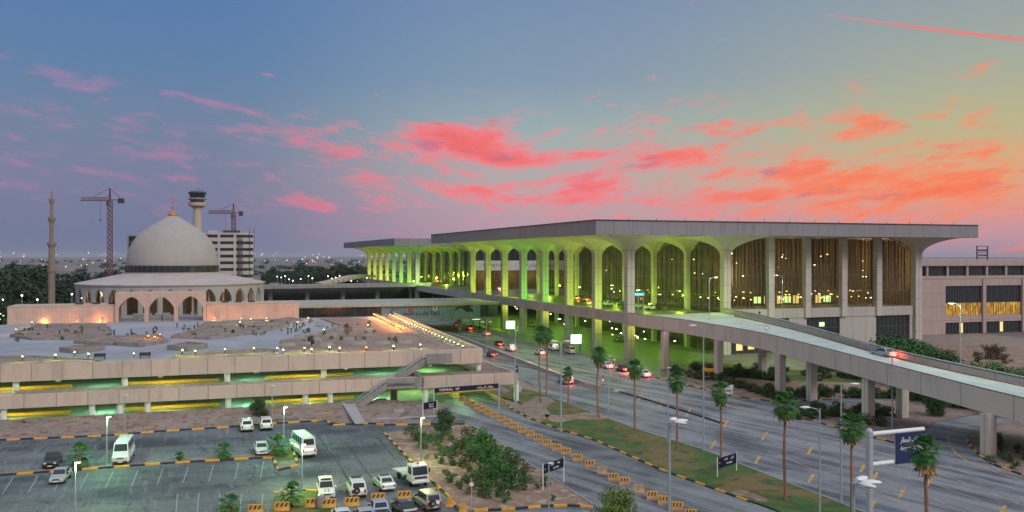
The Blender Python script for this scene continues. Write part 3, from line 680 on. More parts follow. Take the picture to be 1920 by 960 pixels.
def archpanel(w, h, ow, sp, th, pointed=True, n=10, base=0.):
    """wall panel centred on x=0 with a pointed-arch opening; returns MB (face in the xz plane, thickness along y)"""
    hw = ow/2; pts = [(hw, base)]
    rise = h[1]-sp
    for k in range(n+1):
        t = k/n; x = hw*(1-t); z = sp+rise*(sin(pi/2*t)**.8*.82+.18*t)
        pts.append((x, z))
    out = [(-x, z) for x, z in pts[::-1]][0:n+1]
    prof_ = pts+[(-x, z) for x, z in pts[:-1][::-1]]
    mb = MB(); W2 = w/2; Ht = h[0]
    m = len(prof_)
    # outer boundary point matching each opening point
    outer = []
    for x, z in prof_:
        if z <= sp: outer.append((W2 if x > 0 else -W2, z))
        else: outer.append(((W2 if x > 0 else -W2)*min(1, abs(x)/hw*1.0) if x else 0, Ht))
    # fill: sides then top
    for y in (0, th):
        vs = [(x, y, z) for x, z in prof_]+[(x, y, z) for x, z in outer]
        fs = []
        for i in range(m-1):
            f = (i, i+1, m+i+1, m+i)
            fs.append(f if y else f[::-1])
        vs += [(W2, y, Ht), (-W2, y, Ht)]; 
        ia = 1; ib = m-2
        fs.append((m+1, 2*m, m+2) if not y else (m+2, 2*m, m+1)); fs.append((m+ib-1+0, 2*m+1, m+ib) if not y else (m+ib, 2*m+1, m+ib-1))
        mb.add(vs, fs)
    mb.add([(x, 0, z) for x, z in prof_]+[(x, th, z) for x, z in prof_], [(i, i+1, m+i+1, m+i) for i in range(m-1)])
    mb.add([(-W2, 0, Ht), (W2, 0, Ht), (W2, th, Ht), (-W2, th, Ht)], [(0, 1, 2, 3)])
    mb.add([(-W2, 0, base), (-W2, th, base), (-W2, th, Ht), (-W2, 0, Ht), (W2, 0, base), (W2, th, base), (W2, th, Ht), (W2, 0, Ht)], [(0, 3, 2, 1), (4, 5, 6, 7)])
    return mb
seg = 2*28*math.tan(pi/NS)
am = archpanel(seg, (8.75, 7.6), seg*.76, 4.9, .7).mesh('arch', WHITEC)
for i in range(NS):
    a = 2*pi*i/NS
    inst(am, 'arch', (28*cos(a), 28*sin(a), 0), mo, a+pi/2)
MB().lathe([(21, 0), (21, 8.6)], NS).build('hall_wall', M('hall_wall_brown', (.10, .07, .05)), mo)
mb = MB()
for i in range(NS):
    a = 2*pi*(i+.3)/NS; mb.lathe([(.35, 0), (.35, 8.6)], 8, (24.6*cos(a), 24.6*sin(a)))
mb.build('inner_colonnade', CREAM, mo)
for i in range(0, NS, 3):
    a = 2*pi*i/NS-pi/2; light('arcade_lamp', (24.5*cos(a+.1), 24.5*sin(a+.1), 6.8), 420, (1, .78, .32), .3, mo)
# portal and enclosure
po = empty('mosque_portal', (*ga(-61, 111.5), 7.6), RZ, label='pink stone portal with three pointed arches in front of the mosque', cat='portal')
pm = archpanel(22/3, (7.7, 6.6), 22/3*.86, 3.6, .8).mesh('arch', TILE)
for i in range(3):
    inst(pm, 'arch', ((i-1)*22/3, 0, 0), po); inst(pm, 'arch', ((i-1)*22/3, 9.0, 0), po)
MB().box(-11, 11, .81, 9, 7.2, 7.7).build('roof', TILE, po)
MB().box(-11.3, -11.01, 0, 9.8, 0, 7.7).box(11.01, 11.3, 0, 9.8, 0, 7.7).build('side_wall', TILE, po)
light('portal_lamp', (0, 5, 6), 300, (1, .85, .6), .4, po)
for i, (x, w) in enumerate(((-8, 5), (-2.2, 4))):
    tag(MB().box(x, x+w, 15, 16.5, 0, 1.3).build('white_kiosk', WPAINT), label='white low counter seen through the %s portal arch' % ('left' if i == 0 else 'middle'), cat='counter')
    o = bpy.data.objects['white_kiosk' if i == 0 else 'white_kiosk.001']; o.location = (*ga(-61, 111.5), 7.6); o.rotation_euler = (0, 0, RZ)
mw = empty('enclosure_wall', (*ga(-84.5, 112.5), 7.6), RZ, label='thick pink stone wall block left of the mosque portal', cat='wall')
MB().box(-13, 12.6, 0, 12, 0, 4.4).build('wall', TILE, mw); MB().box(-13.1, 12.7, -.1, 12.1, 4.4, 4.55).build('coping', CREAM, mw)
for x in (2, 6, 10): MB().box(x, x+2, 5, 6, 4.55, 5.0).build('roof_vent', STEELD, mw)
mw = empty('enclosure_wall', (*ga(-37.5, 112.5), 7.6), RZ, label='thick pink stone wall block right of the mosque portal, meeting the bridge', cat='wall')
MB().box(-12.1, 12.4, 0, 12, 0, 4.3).build('wall', TILE, mw); MB().box(-12.2, 12.5, -.1, 12.1, 4.3, 4.45).build('coping', CREAM, mw)
for x in (-8, -4.5, -1, ): MB().box(x, x+1.8, 5, 6, 4.45, 4.9).build('roof_vent', STEELD, mw)
# minaret
x, y = PD(97, 262); mi = empty('minaret', (x, y, 0), label='slender beige minaret with four balconies standing left of the mosque', cat='minaret')
zf = lambda v: 25+(480-v)*262/F
MB().lathe([(.98, 0), (.94, zf(505)), (.84, zf(462)), (.66, zf(452)), (.62, zf(412)), (.5, zf(408)), (.44, zf(378)), (.26, zf(370)), (.1, zf(362))], 8).build('shaft', MINAR, mi)
for v, r in ((507, 1.0), (457, 1.0), (410, .82), (375, .62)):
    MB().lathe([(r*.75, zf(v)-1.3), (r*1.2, zf(v)-.3), (r*1.25, zf(v)+.3), (r*1.1, zf(v)+.35), (r*.7, zf(v)+.4)], 12).build('balcony', MINAR, mi)
MB().lathe([(.12, zf(362)), (.3, zf(360)), (.1, zf(357)), (.05, zf(352))], 8).build('finial', GOLD, mi)

# ================================================================== TERMINAL
tm = empty('terminal_building', (28.6, 221, 0), RZ, label='large glass and concrete terminal with a wide flat roof on flaring green-lit columns', cat='terminal')
def flare(w0, wp, wq, z1=25.3, z2=30.05, n=10, zb=0.):
    rs = []
    for z in (zb, z1): rs.append([(-w0, -w0, z), (w0, -w0, z), (w0, w0, z), (-w0, w0, z)])
    for k in range(1, n+1):
        th = pi/2*k/n; a = w0+(wp-w0)*(1-cos(th)); b = w0+(wq-w0)*(1-cos(th)); z = z1+(z2-z1)*sin(th)
        rs.append([(-a, -b, z), (a, -b, z), (a, b, z), (-a, b, z)])
    return MB().rings(rs)
QS = 19.05
cmesh = flare(.98, 13.5, 9.52).mesh('column', COLM)
cmesh_i = flare(.62, 13.5, 9.52).mesh('column', COLM)
for i in range(8): inst(cmesh, 'column', (0, i*QS, 0), tm)
for i in range(8): inst(cmesh_i if i else cmesh, 'column', (27, i*QS, 0), tm)
cr = flare(1.1, 11.6, 9.52).mesh('column', COLM); inst(cr, 'column', (87.5, 0, 0), tm); inst(cr, 'column', (87.5, QS, 0), tm)
for x in (40.2, 51.5, 63, 74.4): MB().box(x-.85, x+.85, -.9, .9, 8.9, 29.9).build('pier', COLM, tm)
RQ1 = 7*QS+11
RF = [(-13.5, -10), (99.1, -10), (99.1, RQ1), (-13.5, RQ1)]
rf = MB().prism(RF, 29.9, 33.2).build('roof', FASC, tm)
mb = MB(); 
for a, b in zip(RF, RF[1:]+RF[:1]): mb.bar((*a, 33.28), (*b, 33.28), .5, .18)
mb.build('roof_edging', STEELD, rf)
for i in range(14): MB().box(-5+i*7.4, -4.92+i*7.4, -9.5, -9.42, 33.3, 33.95).build('lightning_rod', STEELD, rf)
# window walls
def glazing(name, x0, y0, x1, y1, z0, z1, parent, step=1.6, hs=(4.3,), mat=CLEAR, frame=None, sub='mullion', t=.09):
    o = MB().bar((x0, y0, (z0+z1)/2), (x1, y1, (z0+z1)/2), .04, z1-z0).build(name, mat, parent)
    mb = MB(); l = hypot(x1-x0, y1-y0); n = max(1, int(l/step)); ux, uy = (x1-x0)/l, (y1-y0)/l
    for k in range(n+1):
        a = x0+(x1-x0)*k/n; b = y0+(y1-y0)*k/n
        mb.bar((a, b, z0), (a, b, z1), t, .16)
    z = z0
    while z < z1: mb.bar((x0, y0, z), (x1, y1, z), .16, t); z += hs[0]
    mb.build(sub, frame or MAT.get('mullion') or M('mullion', (.13, .12, .11), .5), o)
    return o
ZG = 29.6
glazing('glass_wall', 28.6, .5, 86, .5, 11.4, ZG, tm, 1.15, (4.3,), t=.12)
glazing('glass_wall', 28.4, 1.5, 28.4, 7*QS+3, 10.4, ZG, tm, 1.9)
glazing('glass_wall', 89, .6, 89, 7*QS, 11.4, ZG, tm, 2.2)
glazing('glass_wall', 28.4, 1.5, 28.4, 7*QS+3, .1, 7.6, tm, 2.4, (3.8,))
# bronze blinds behind the glass, interior rear wall
BLIND = M('bronze_blind', (.20, .17, .13), .6, .15, .5)
mb = MB(); x = 29.6
rr = random.Random(11)
while x < 86:
    w = rr.uniform(.35, .8); mb.box(x, x+w, 2.2, 2.3, 15.8, 29.5); x += w+rr.uniform(.25, .7)
mb.build('blind', BLIND, tm)
mb = MB(); y = 3
while y < 130: mb.box(30.4, 30.5, y, y+.4, 14, 29.5); y += 2.8
mb.build('blind', M('grey_blind', (.10, .11, .09), .6, .25, .5), tm)
MB().box(28.6, 88, .8, 7*QS+3, 10.6, 11.3).build('hall_floor', PLAZA, tm)
MB().box(88.2, 88.5, 1.5, 14, 11.3, 29.8).build('interior_wall', MAT.get('hall_wall_bronze') or M('hall_wall_bronze', (.17, .14, .085), .7, .3, .2), tm)
MB().box(31.0, 88.6, 14.0, 14.3, 11.3, 29.8).build('interior_wall', MAT['hall_wall_bronze'], tm)
MB().box(44.0, 44.3, 14.5, 130, 11.3, 29.8).build('interior_wall', M('hall_wall_green', (.19, .20, .14), .7, .3, .2), tm)
rr = random.Random(21)
for x in (33, 42, 51, 60, 69, 78, 83): light('hall_lamp', (x+2, 8, 24), 650, (1, .66, .28), .5, tm)
for i in range(6): light('hall_lamp', (37, 12+i*QS, 20), 1100, (.9, .85, .45), .5, tm)
light('hall_lamp', (78, 5.5, 17), 420, (1, .68, .3), .4, tm); light('hall_lamp', (84, 5.5, 19), 420, (1, .68, .3), .4, tm)
def lampfit(nm, mat, s=.3):
    return MB().box(-s, s, -.15, .15, -s*.5, s*.5).mesh(nm, mat)
la, lb, lc_ = lampfit('hall_lamp_fitting', E_YEL, .13), lampfit('hall_lamp_fitting', E_GRN, .15), lampfit('hall_lamp_fitting', E_WHT, .14)
for i in range(60):
    inst(rr.choice((la, la, lb, lc_)), 'hall_lamp_fitting', (rr.uniform(32, 85), rr.uniform(9, 13.5), rr.choice((13.2, 13.6, 14.4, 15.2))), tm)
for i in range(26):
    inst(rr.choice((la, la, lb)), 'hall_lamp_fitting', (rr.uniform(32, 84), rr.uniform(9, 13), rr.uniform(19, 27)), tm)
for i in range(40):
    inst(rr.choice((la, lb, lc_)), 'hall_lamp_fitting', (rr.uniform(33, 43), rr.uniform(3, 120), rr.choice((12.5, 13.3, 14.2, 20, 24))), tm, pi/2)
for i in range(46):
    inst(rr.choice((la, lb, lb, lc_)), 'hall_lamp_fitting', (rr.uniform(12, 28), rr.uniform(8, 130), rr.choice((2.4, 3.0, 5.5, 7.4))), tm, pi/2)
for i in range(7): light('hall_lamp', (33, 8+i*QS, 5.5), 500, (.7, 1, .25), .4, tm)
MB().box(40, 40.3, 1, 130, 0, 8.4).build('interior_wall', MAT['hall_wall_green'], tm)
sw = MB().box(-.9, .9, -.05, .05, -1.1, 1.1).mesh('lit_shopfront', E_WIN); sw2 = MB().box(-1.2, 1.2, -.05, .05, -.9, .9).mesh('lit_shopfront', E_WIN2)
for i, x in enumerate((46, 49, 53, 55.6, 58.5, 66, 69)): inst(sw if i % 3 else sw2, 'lit_shopfront', (x, 13.9, 12.9), tm)
# departures deck
DKZ = 10.3
MB().box(-.48, 28.3, -.2, 400, 9.3, DKZ).build('departures_deck', M('departures_asphalt', (.10, .12, .08), .45, .2, .3), tm)
MB().box(-.9, -.5, -.93, 400, 8.45, 11.2).build('parapet', CONC, tm)
MB().box(28.35, 88, 1.2, 400, 8.5, 9.2).build('floor_slab', GREY, tm)
# lower front wall right of the deck
MB().box(28.6, 86, -.4, .3, 8.9, 11.35).build('base_beam', CONCX, tm)
glazing('window', 28.7, -.05, 46, -.05, .1, 8.9, tm, 1.6, (4.2,), DGLASS)
for x_, z_ in ((31, 2), (34.5, 2.2), (38, 1.8), (42, 2.4), (36, 5.6)): inst(sw, 'lit_shopfront', (x_, -.12, z_), tm)
for b_ in ((46, 51.4, -.2, .3, 0, 8.9), (62.0, 73.8, -.2, .3, 0, 8.9), (51.4, 62, .4, .6, 0, 3.2), (85.2, 88.9, -.2, .3, 0, 8.9)): MB().box(*b_).build('base_wall', CONCX, tm)
glazing('window', 51.5, .3, 62, .3, 3.2, 8.9, tm, 1.3, (2.8,), DGLASS)
glazing('window', 74, .3, 85.2, .3, .2, 8.9, tm, 1.3, (2.9,), DGLASS)
inst(MB().box(-.8, .8, -.04, 0, -.5, .6).mesh('lit_pane', E_WIN2), 'lit_pane', (56.5, .2, 6.9), tm)
MB().box(89.1, 90, 1, 130, 0, 11.3).build('base_wall', CONCX, tm)
# green floodlights: departures level and arrivals level
for i in range(8):
    green = (.25, 1, .10) if i in (3, 4) else (.70, 1, .05)
    light('column_flood', (1.9, i*QS-8.2, 13.5), 3200 if i else 500, green, .3, tm)
    light('column_flood', (7.5, i*QS+6, 12.0), 3200, green, .3, tm, 'SPOT', R(130), (R(180), 0, 0))
    light('column_flood', (22.5, i*QS-4, 13.5), 1500 if i else 450, (.6, 1, .06), .3, tm)
for i in range(9):
    light('arrivals_lamp', (6, i*QS+6, 7.9), 1000, (.35, 1, .06), .4, tm); light('arrivals_lamp', (20, i*QS+2, 7.9), 1500, (.42, 1, .05), .4, tm)
    if i in (0, 1, 3, 5, 6): light('arrivals_lamp', (.9, i*QS-3.4, 7.6), 330, (.95, 1, .05), .2, tm)
for x, y in ((34, -12), (30, -26), (24, -14)): light('arrivals_lamp', (x, y, 7.2), 800, (.8, 1, .25), .4, tm)
# link hall between the two halves with its lettered canopy
lk = empty('link_hall', (*[28.6-SB*152+CB*0, 221+CB*152], 0), RZ, label='glazed link hall with a pale lettered fascia between the two terminal halves', cat='link building')
MB().box(12, 60, 18, 19.5, 18.8, 23).build('fascia', M('link_panel', (.42, .42, .46)), lk)
glazing('glass_wall', 12, 19, 60, 19, 10.4, 18.8, lk, 2.2, (4,), CLEAR)
glazing('glass_wall', 12, 21, 60, 21, 23, 29, lk, 2.4, (6,), DGLASS)
MB().box(12, 60, 28, 28.4, 10.4, 18.8).build('back_wall', MAT['hall_wall_bronze'], lk)
for x in (18, 30, 42, 54): light('hall_lamp', (x, 24, 16.5), 500, (1, .72, .3), .4, lk)
text('DEPARTURES', 1.7, TXTD, parent=lk, loc=(21, 17.96, 21), width=11)
text(shape_ar('صالة المغادرة'), 2.0, TXTD, parent=lk, loc=(42, 17.96, 21), width=13)
# second half of the terminal
t2 = empty('terminal_building', (*[28.6-SB*226, 221+CB*226], 0), RZ, label='farther terminal half with its own flat roof on slender green-lit columns', cat='terminal')
cm3 = flare(.95, 13.5, 9.2).mesh('column', COLM); cm4 = flare(.65, 13.5, 9.2).mesh('column', COLM)
for i in range(8):
    inst(cm3, 'column', (0, i*18.4, 0), t2); inst(cm4, 'column', (27, i*18.4, 0), t2)
    light('column_flood', (1.9, i*18.4-7.5, 13.5), 3600, (.8, 1, .05) if i > 3 else (.4, 1, .08), .3, t2)
    if i % 2: light('column_flood', (21, i*18.4+6, 12), 3000, (.7, 1, .06), .3, t2)
MB().prism([(-13.5, -12), (99, -12), (99, 7*18.4+13), (-13.5, 7*18.4+13)], 29.9, 33.2).build('roof', FASC, t2)
glazing('glass_wall', 28.4, 0, 28.4, 7*18.4, 10.4, ZG, t2, 2.4, (4.3,), DGLASS)
MB().box(29, 97, 0, 7*18.4, 0, 29.8).build('hall_block', MAT['hall_wall_green'], t2)
# ---- flyover ramp
NEAR = [(28.0, 219.3, 11.2), (29, 216.5, 11.2), (37.4, 197, 11.1), (41.8, 182, 11), (46.2, 166, 10.85), (49.5, 147, 10.35), (54.1, 129, 9.4), (57.2, 120.5, 8.75), (59, 116, 8.3), (62.4, 110.6, 7.6), (72, 95, 5.7), (84, 78, 3.7), (98, 60, 1.8)]
FAR = [(54, 229.6, 11.8), (56.5, 203, 11.7), (57.4, 175, 11.4), (57.8, 156.7, 11.0), (59.6, 142, 10.3), (63.6, 134, 9.5), (71.4, 126.4, 8.1), (82, 110, 6.1), (95, 92, 4.0), (110, 72, 2.0)]
def arcs(P, n):
    P = smoothp(P, 2); L = [0]
    for a, b in zip(P, P[1:]): L.append(L[-1]+hypot(b[0]-a[0], b[1]-a[1]))
    out = []; j = 0
    for k in range(n+1):
        s = L[-1]*k/n
        while j < len(L)-2 and L[j+1] < s: j += 1
        t = (s-L[j])/(L[j+1]-L[j] or 1); out.append(tuple(P[j][i]+(P[j+1][i]-P[j][i])*t for i in range(3)))
    return out
NR, FR = arcs(NEAR, 48), arcs(FAR, 48)
rp = empty('flyover_ramp', (0, 0, 0), label='curved concrete flyover ramp descending from the departures level across the road', cat='ramp')
RAMPP = panelmat('ramp_panels', (.58, .51, .48), (.55, .485, .455), 6.2, 60, .05, 'y', stain=.6)
def sect(off):  # off: list of (t across, dz) 
    return [[(a[0]+(b[0]-a[0])*t, a[1]+(b[1]-a[1])*t, (a[2] if t < .5 else b[2])+dz) for t, dz in off] for a, b in zip(NR, FR)]
MB().rings(sect([(.03, -2.9), (.03, -.75), (.97, -1.0), (.97, -2.9)])).build('deck', M('ramp_roadway', (.46, .54, .50), .7, .12, .25), rp)
MB().rings(sect([(-.0, -2.95), (-.0, 0), (.028, 0), (.028, -2.95)][::-1])).build('parapet', RAMPP, rp, label='parapet facing the road')
MB().rings(sect([(.972, -3.0), (.972, -.15), (1.0, -.15), (1.0, -3.0)][::-1])).build('parapet', CONC, rp)
MB().rings(sect([(.965, .0), (.965, .12), (1.005, .12), (1.005, .0)][::-1])).build('coping', KERBW, rp)
MB().rings(sect([(.86, -1.05), (.86, -.8), (.885, -.8), (.885, -1.05)][::-1])[4:]).build('kerb', M('ramp_kerb', (.30, .16, .09)), rp)
MB().rings(sect([(.0, .0), (.0, .07), (.03, .07), (.03, .0)][::-1])).build('coping', STEELD, rp)
def rz_at(x, y):
    b = min(zip(NR, FR), key=lambda q: hypot((q[0][0]+q[1][0])/2-x, (q[0][1]+q[1][1])/2-y)); return min(b[0][2], b[1][2])-2.85
light('deck_lamp', (40, 222, 8), 260, (.9, 1, .4), .3); light('deck_lamp', (58, 214, 8), 260, (.95, .95, .5), .3)
for u, v in ((1247, 692), (1347, 713), (1463, 745), (1522, 752), (1628, 793), (1692, 783), (1853, 852), (1430, 708), (1960, 870)):
    x, y = G(u, v); zt = rz_at(x, y)
    o = MB().box(-.66, .66, -.66, .66, 0, zt).build('column', RAMPP if u != 1430 else COLM, rp); o.location = (x, y, 0); o.rotation_euler = (0, 0, RZ)
# ---- terminal annex to the right
ax = empty('annex_building', (125, 285, 0), RZ, label='pinkish four-storey annex with yellow-lit ribbon windows beyond the terminal', cat='building')
ANX = panelmat('annex_panels', (.40, .31, .295), (.37, .295, .29), 4.0, 4.4, .05, 'x', stain=.25)
MB().box(0, 100, .8, 50, 21.8, 23.8).box(0, 100, 1.2, 50, 17.6, 18.6).build('wall', ANX, ax)
MB().box(-6, 12, -1, 50, 0, 17.6).build('wall', ANX, ax)
for b in range(6):
    x = 12.+b*16.8
    MB().box(x, x+1.3, -1, 2, 0, 17.6).build('pilaster', ANX, ax)
    MB().box(x+1.3, x+16.8, -.6, 1.5, 15.4, 17.6).box(x+1.3, x+16.8, -.6, 1.5, 3.7, 5.8).build('spandrel', ANX, ax)
    glazing('window', x+1.3, 0, x+16.8, 0, 10, 15.4, ax, 1.0, (5.4,), DGLASS)
    glazing('window', x+1.3, 0.05, x+16.8, 0.05, 5.8, 9.9, ax, 1.0, (4.1,), MAT['lit_amber'])
    glazing('window', x+1.3, 0, x+16.8, 0, .1, 3.7, ax, 1.2, (3.6,), DGLASS)
    MB().box(x+8, x+9.2, -.2, -.1, .3, 3.5).build('lit_pane', E_WIN, ax) if b < 2 else None
for b in range(12):
    glazing('window', b*8.2+.4, 2, b*8.2+7.8, 2, 18.6, 21.8, ax, 1.0, (3.2,), DGLASS)
    MB().box(b*8.2+7.8, b*8.2+8.6, 1.2, 2.6, 18.6, 21.8).build('pier', ANX, ax)
MB().box(20, 28, 3, 3.2, 19.2, 21).build('lit_pane', M('dim_pane', (.25, .4, .1), emit=.3), ax)
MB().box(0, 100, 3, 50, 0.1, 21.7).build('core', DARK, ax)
fr = empty('roof_sign_frame', (*[125+CB*38-SB*8, 285+SB*38+CB*8], 23.8), RZ, label='dark steel frame with rows of floodlights on the annex roof', cat='floodlight frame')
for x in (-2.4, 2.2): MB().box(x-.15, x+.15, -.15, .15, 0, 4.6).build('post', STEELD, fr)
for z in (.5, 2.2, 3.2, 4.4): MB().box(-2.5, 2.4, -.1, .1, z, z+.2).build('crossbar', STEELD, fr)
for x in (-1.5, -.4, .7, 1.6):
    for z in (1.2, 2.8): MB().box(x-.3, x+.3, -.3, .1, z, z+.5).build('floodlight', STEELD, fr)
ms = empty('roof_mast', (*[125+CB*11.5-SB*8, 285+SB*11.5+CB*8], 23.8), label='thin antenna mast on a small tripod on the annex roof near the terminal', cat='mast')
MB().bar((0, 0, 0), (0, 0, 4.6), .12).build('pole', STEELD, ms); MB().bar((-.9, 0, 0), (0, 0, 2), .08).bar((.9, 0, 0), (0, 0, 2), .08).build('strut', STEELD, ms); MB().box(-.4, .7, -.2, .2, 2.8, 3.2).build('antenna', STEELD, ms)
# ---- pedestrian bridge
br = empty('pedestrian_bridge', (*ga(0, 138.4), 0), RZ, label='wide covered walkway bridge with a blue printed glass front over the road', cat='bridge')
MB().box(-26, 42.3, -.8, 34, 9.0, 9.75).build('roof', M('bridge_roof', (.36, .35, .33)), br)
MB().box(-26, 42, 0.6, 34, 4.3, 5.0).box(3, 42, 0, .6, 4.3, 5.0).build('floor_beam', GREY, br)
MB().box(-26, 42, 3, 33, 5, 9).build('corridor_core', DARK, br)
glazing('glass_front', 3.2, .2, 36, .2, 5.0, 9.0, br, 1.25, (4,), BGLASS)
glazing('glass_front', 36, .2, 42, .2, 5.0, 9.0, br, 1.25, (4,), DGLASS)
glazing('glass_front', -25.8, .3, 3.1, .3, 4.9, 9.0, br, 4.0, (4,), DGLASS)
text(shape_ar('بترولنا يعلم نحو السماء'), 1.9, TXTD, parent=br, loc=(16.2, .05, 6.7), width=12)
MB().lathe([(.75, 0), (.75, .05)], 16).build('red_dot', REDP, br); o = bpy.data.objects['red_dot']; o.rotation_euler = (R(90), 0, 0); o.location = (12.6, .08, 7.6)
text('C', 2.4, TXTD, parent=br, loc=(7.0, .05, 7.2)); text('U', 2.2, TXT, parent=br, loc=(20.6, .05, 8.0))
# mural: dark leaping silhouettes
pts = [(26.3, 5.8), (27.2, 7.2), (29.2, 8.2), (30.4, 7.4), (31.4, 6.6), (32.6, 6.9), (33.8, 6.2), (33.4, 7.4), (32.4, 8.4), (33.6, 8.8), (31.2, 8.9), (30.2, 8.5), (28.8, 8.7), (27.6, 8.0)]
MB().add([(x, .04, z) for x, z in pts]+[(x, .09, z) for x, z in pts], [list(range(14)), [i+14 for i in range(14)][::-1]]).build('mural_figure', TXTD, br)
for x in (8, 14, 30): MB().box(x, x+1.2, 6, 7.2, 0, 4.3).build('pier', CREAM, br)
# farther elevated road and curved ramp
p0, p1 = PD(470, 405), PD(800, 440)
fb = empty('elevated_road', (0, 0, 0), label='straight elevated grey road deck behind the mosque reaching the farther terminal', cat='bridge')
MB().bar((*p0, 11.2), (*p1, 11.2), 12, 1.6).build('deck', GREY, fb)
for t in (.1, .3, .5, .7, .9): x, y = p0[0]+(p1[0]-p0[0])*t, p0[1]+(p1[1]-p0[1])*t; MB().box(x-.8, x+.8, y+1, y+2.4, 0, 10.4).build('pier', GREY, fb)
MB().bar((p0[0], p0[1]+14, 5), (p1[0], p1[1]+14, 5), 1, 10).build('painted_shade', DARK, fb)  # near-black sheet drawn as the shade beneath the elevated road
cr_ = empty('curved_ramp', (0, 0, 0), label='far curved ramp humping up beside the first yellow-lit column of the farther terminal', cat='ramp')
cp = smoothp([(*PD(596, 455), 10.9), (*PD(630, 460), 12.4), (*PD(660, 470), 14.2), (*PD(682, 480), 14.6), (*PD(705, 480), 14.2)], 2)
mb = MB()
for a, b in zip(cp, cp[1:]): mb.bar(a, b, 9, 1.4)
mb.build('deck', CREAM, cr_); MB().box(PD(690, 478)[0], PD(692, 478)[0], 477, 478, 0, 13.8).build('pier', CREAM, cr_)
# ================================================================== FAR BUILDINGS, CRANES
x, y = PD(370, 600); ct = empty('control_tower', (x, y, 0), label='tall round airport control tower behind the mosque dome', cat='control tower')
zt = lambda v, D: 25+(480-v)*D/F
MB().lathe([(2.9, 0), (2.7, zt(388, 600))], 12).build('shaft', CREAM, ct)
MB().lathe([(2.8, zt(390, 600)), (5.6, zt(386, 600)), (5.8, zt(382, 600)), (5.8, zt(380, 600)), (4.8, zt(380, 600))], 20).build('lower_gallery', CREAM, ct)
MB().lathe([(4.6, zt(380, 600)), (4.6, zt(374, 600))], 20).build('equipment_floor', DGLASS, ct)
MB().lathe([(5.6, zt(374.5, 600)), (5.9, zt(373, 600)), (5.6, zt(371.5, 600)), (4, zt(371.5, 600))], 20).build('upper_gallery', GREY, ct)
MB().lathe([(4.4, zt(371.5, 600)), (5.4, zt(363, 600))], 20).build('cab_window', DGLASS, ct)
MB().lathe([(5.7, zt(363, 600)), (5.9, zt(361.5, 600)), (5.0, zt(359.5, 600)), (1, zt(359, 600))], 20).build('roof', STEELD, ct)
mb = MB()
for a, b, h in ((-2, 0, 3), (0, 1, 4.2), (2, -1, 3), (4, 0, 2.4), (-4, 1, 2)): mb.box(a-.12, a+.12, b-.12, b+.12, zt(360, 600), zt(360, 600)+h*.7)
mb.build('antenna', STEELD, ct)
# curved office block under construction
ob = empty('office_building', (*PD(412, 480), 0), label='curved white office block with dark ribbon windows and a builders hoist, behind the dome', cat='office building')
mb, mw_ = MB(), []
cx, cy, RR = -5, 38, 42
def arcp(r, a0, a1, n=14): return [(cx+r*cos(R(a0+(a1-a0)*k/n)), cy+r*sin(R(a0+(a1-a0)*k/n))) for k in range(n+1)]
A0, A1 = 238, 302
NF = 10; FH = (zt(434, 450)-2)/NF
for k in range(NF+1):
    z = 1.2+k*FH
    MB().prism(arcp(RR, A0, A1)+arcp(RR-14, A1, A0), z-.1, z+(FH*.52 if k < NF else .9)).build('floor_band', OFFW, ob)
    if k < NF: MB().prism(arcp(RR-.4, A0+.4, A1-.4)+arcp(RR-13.6, A1-.4, A0+.4), z+FH*.52, z+FH-.1).build('ribbon_window', DGLASS, ob)
for a in (255, 266, 277, 288):
    p = arcp(RR+.1, a, a+1.6, 2)+arcp(RR-1, a+1.6, a, 2); MB().prism(p, 1, zt(434, 450)).build('pilaster', OFFW, ob)
MB().box(-6, -2, 0, 6, zt(434, 450), zt(428.5, 450)).build('roof_plant', OFFW, ob); MB().box(1, 9, 2, 6, zt(433, 450), zt(428.5, 450)).build('roof_plant', STEELD, ob)
hs = MB(); hx, hy = arcp(RR+1, 291, 291, 1)[0]
for k in range(int(zt(436, 450)/2.2)):
    z = k*2.2
    for s in (0, 2.2): hs.bar((hx+s, hy, z), (hx+s, hy, z+2.2), .25)
    hs.bar((hx, hy, z), (hx+2.2, hy, z+2.2), .2); hs.bar((hx+2.2, hy, z), (hx, hy, z+2.2), .2); hs.bar((hx, hy, z), (hx+2.2, hy, z), .3)
hs.build('hoist_mast', STEELD, ob)
sc = MB(); sx, sy = arcp(RR+.3, 299, 299, 1)[0]
for k in range(18):
    z = k*2.2; sc.bar((sx, sy, z), (sx+1.2, sy+4, z), .2); sc.bar((sx, sy, z), (sx, sy, z+2.2), .2); sc.bar((sx+1.2, sy+4, z), (sx+1.2, sy+4, z+2.2), .2)
sc.build('scaffold', STEELD, ob)
x, y = PD(252, 500)
o2 = empty('office_building', (x, y, 0), R(12), label='dark unfinished concrete block partly hidden left of the dome', cat='office building')
for k in range(11):
    z = k*3.3
    MB().box(-3.5, 26, -.6, 14, z+2.6, z+3.3).build('floor_band', M('dark_clad', (.10, .115, .14)) if 'dark_clad' not in MAT else MAT['dark_clad'], o2)
    MB().box(-3, 25.5, 0, 13.5, z, z+2.6).build('open_storey', DARK, o2)
for x_ in (-3.6, 2.5, 9, 15): MB().box(x_, x_+.8, -1, -.6, 0, 36.3).build('pilaster', GREY, o2)
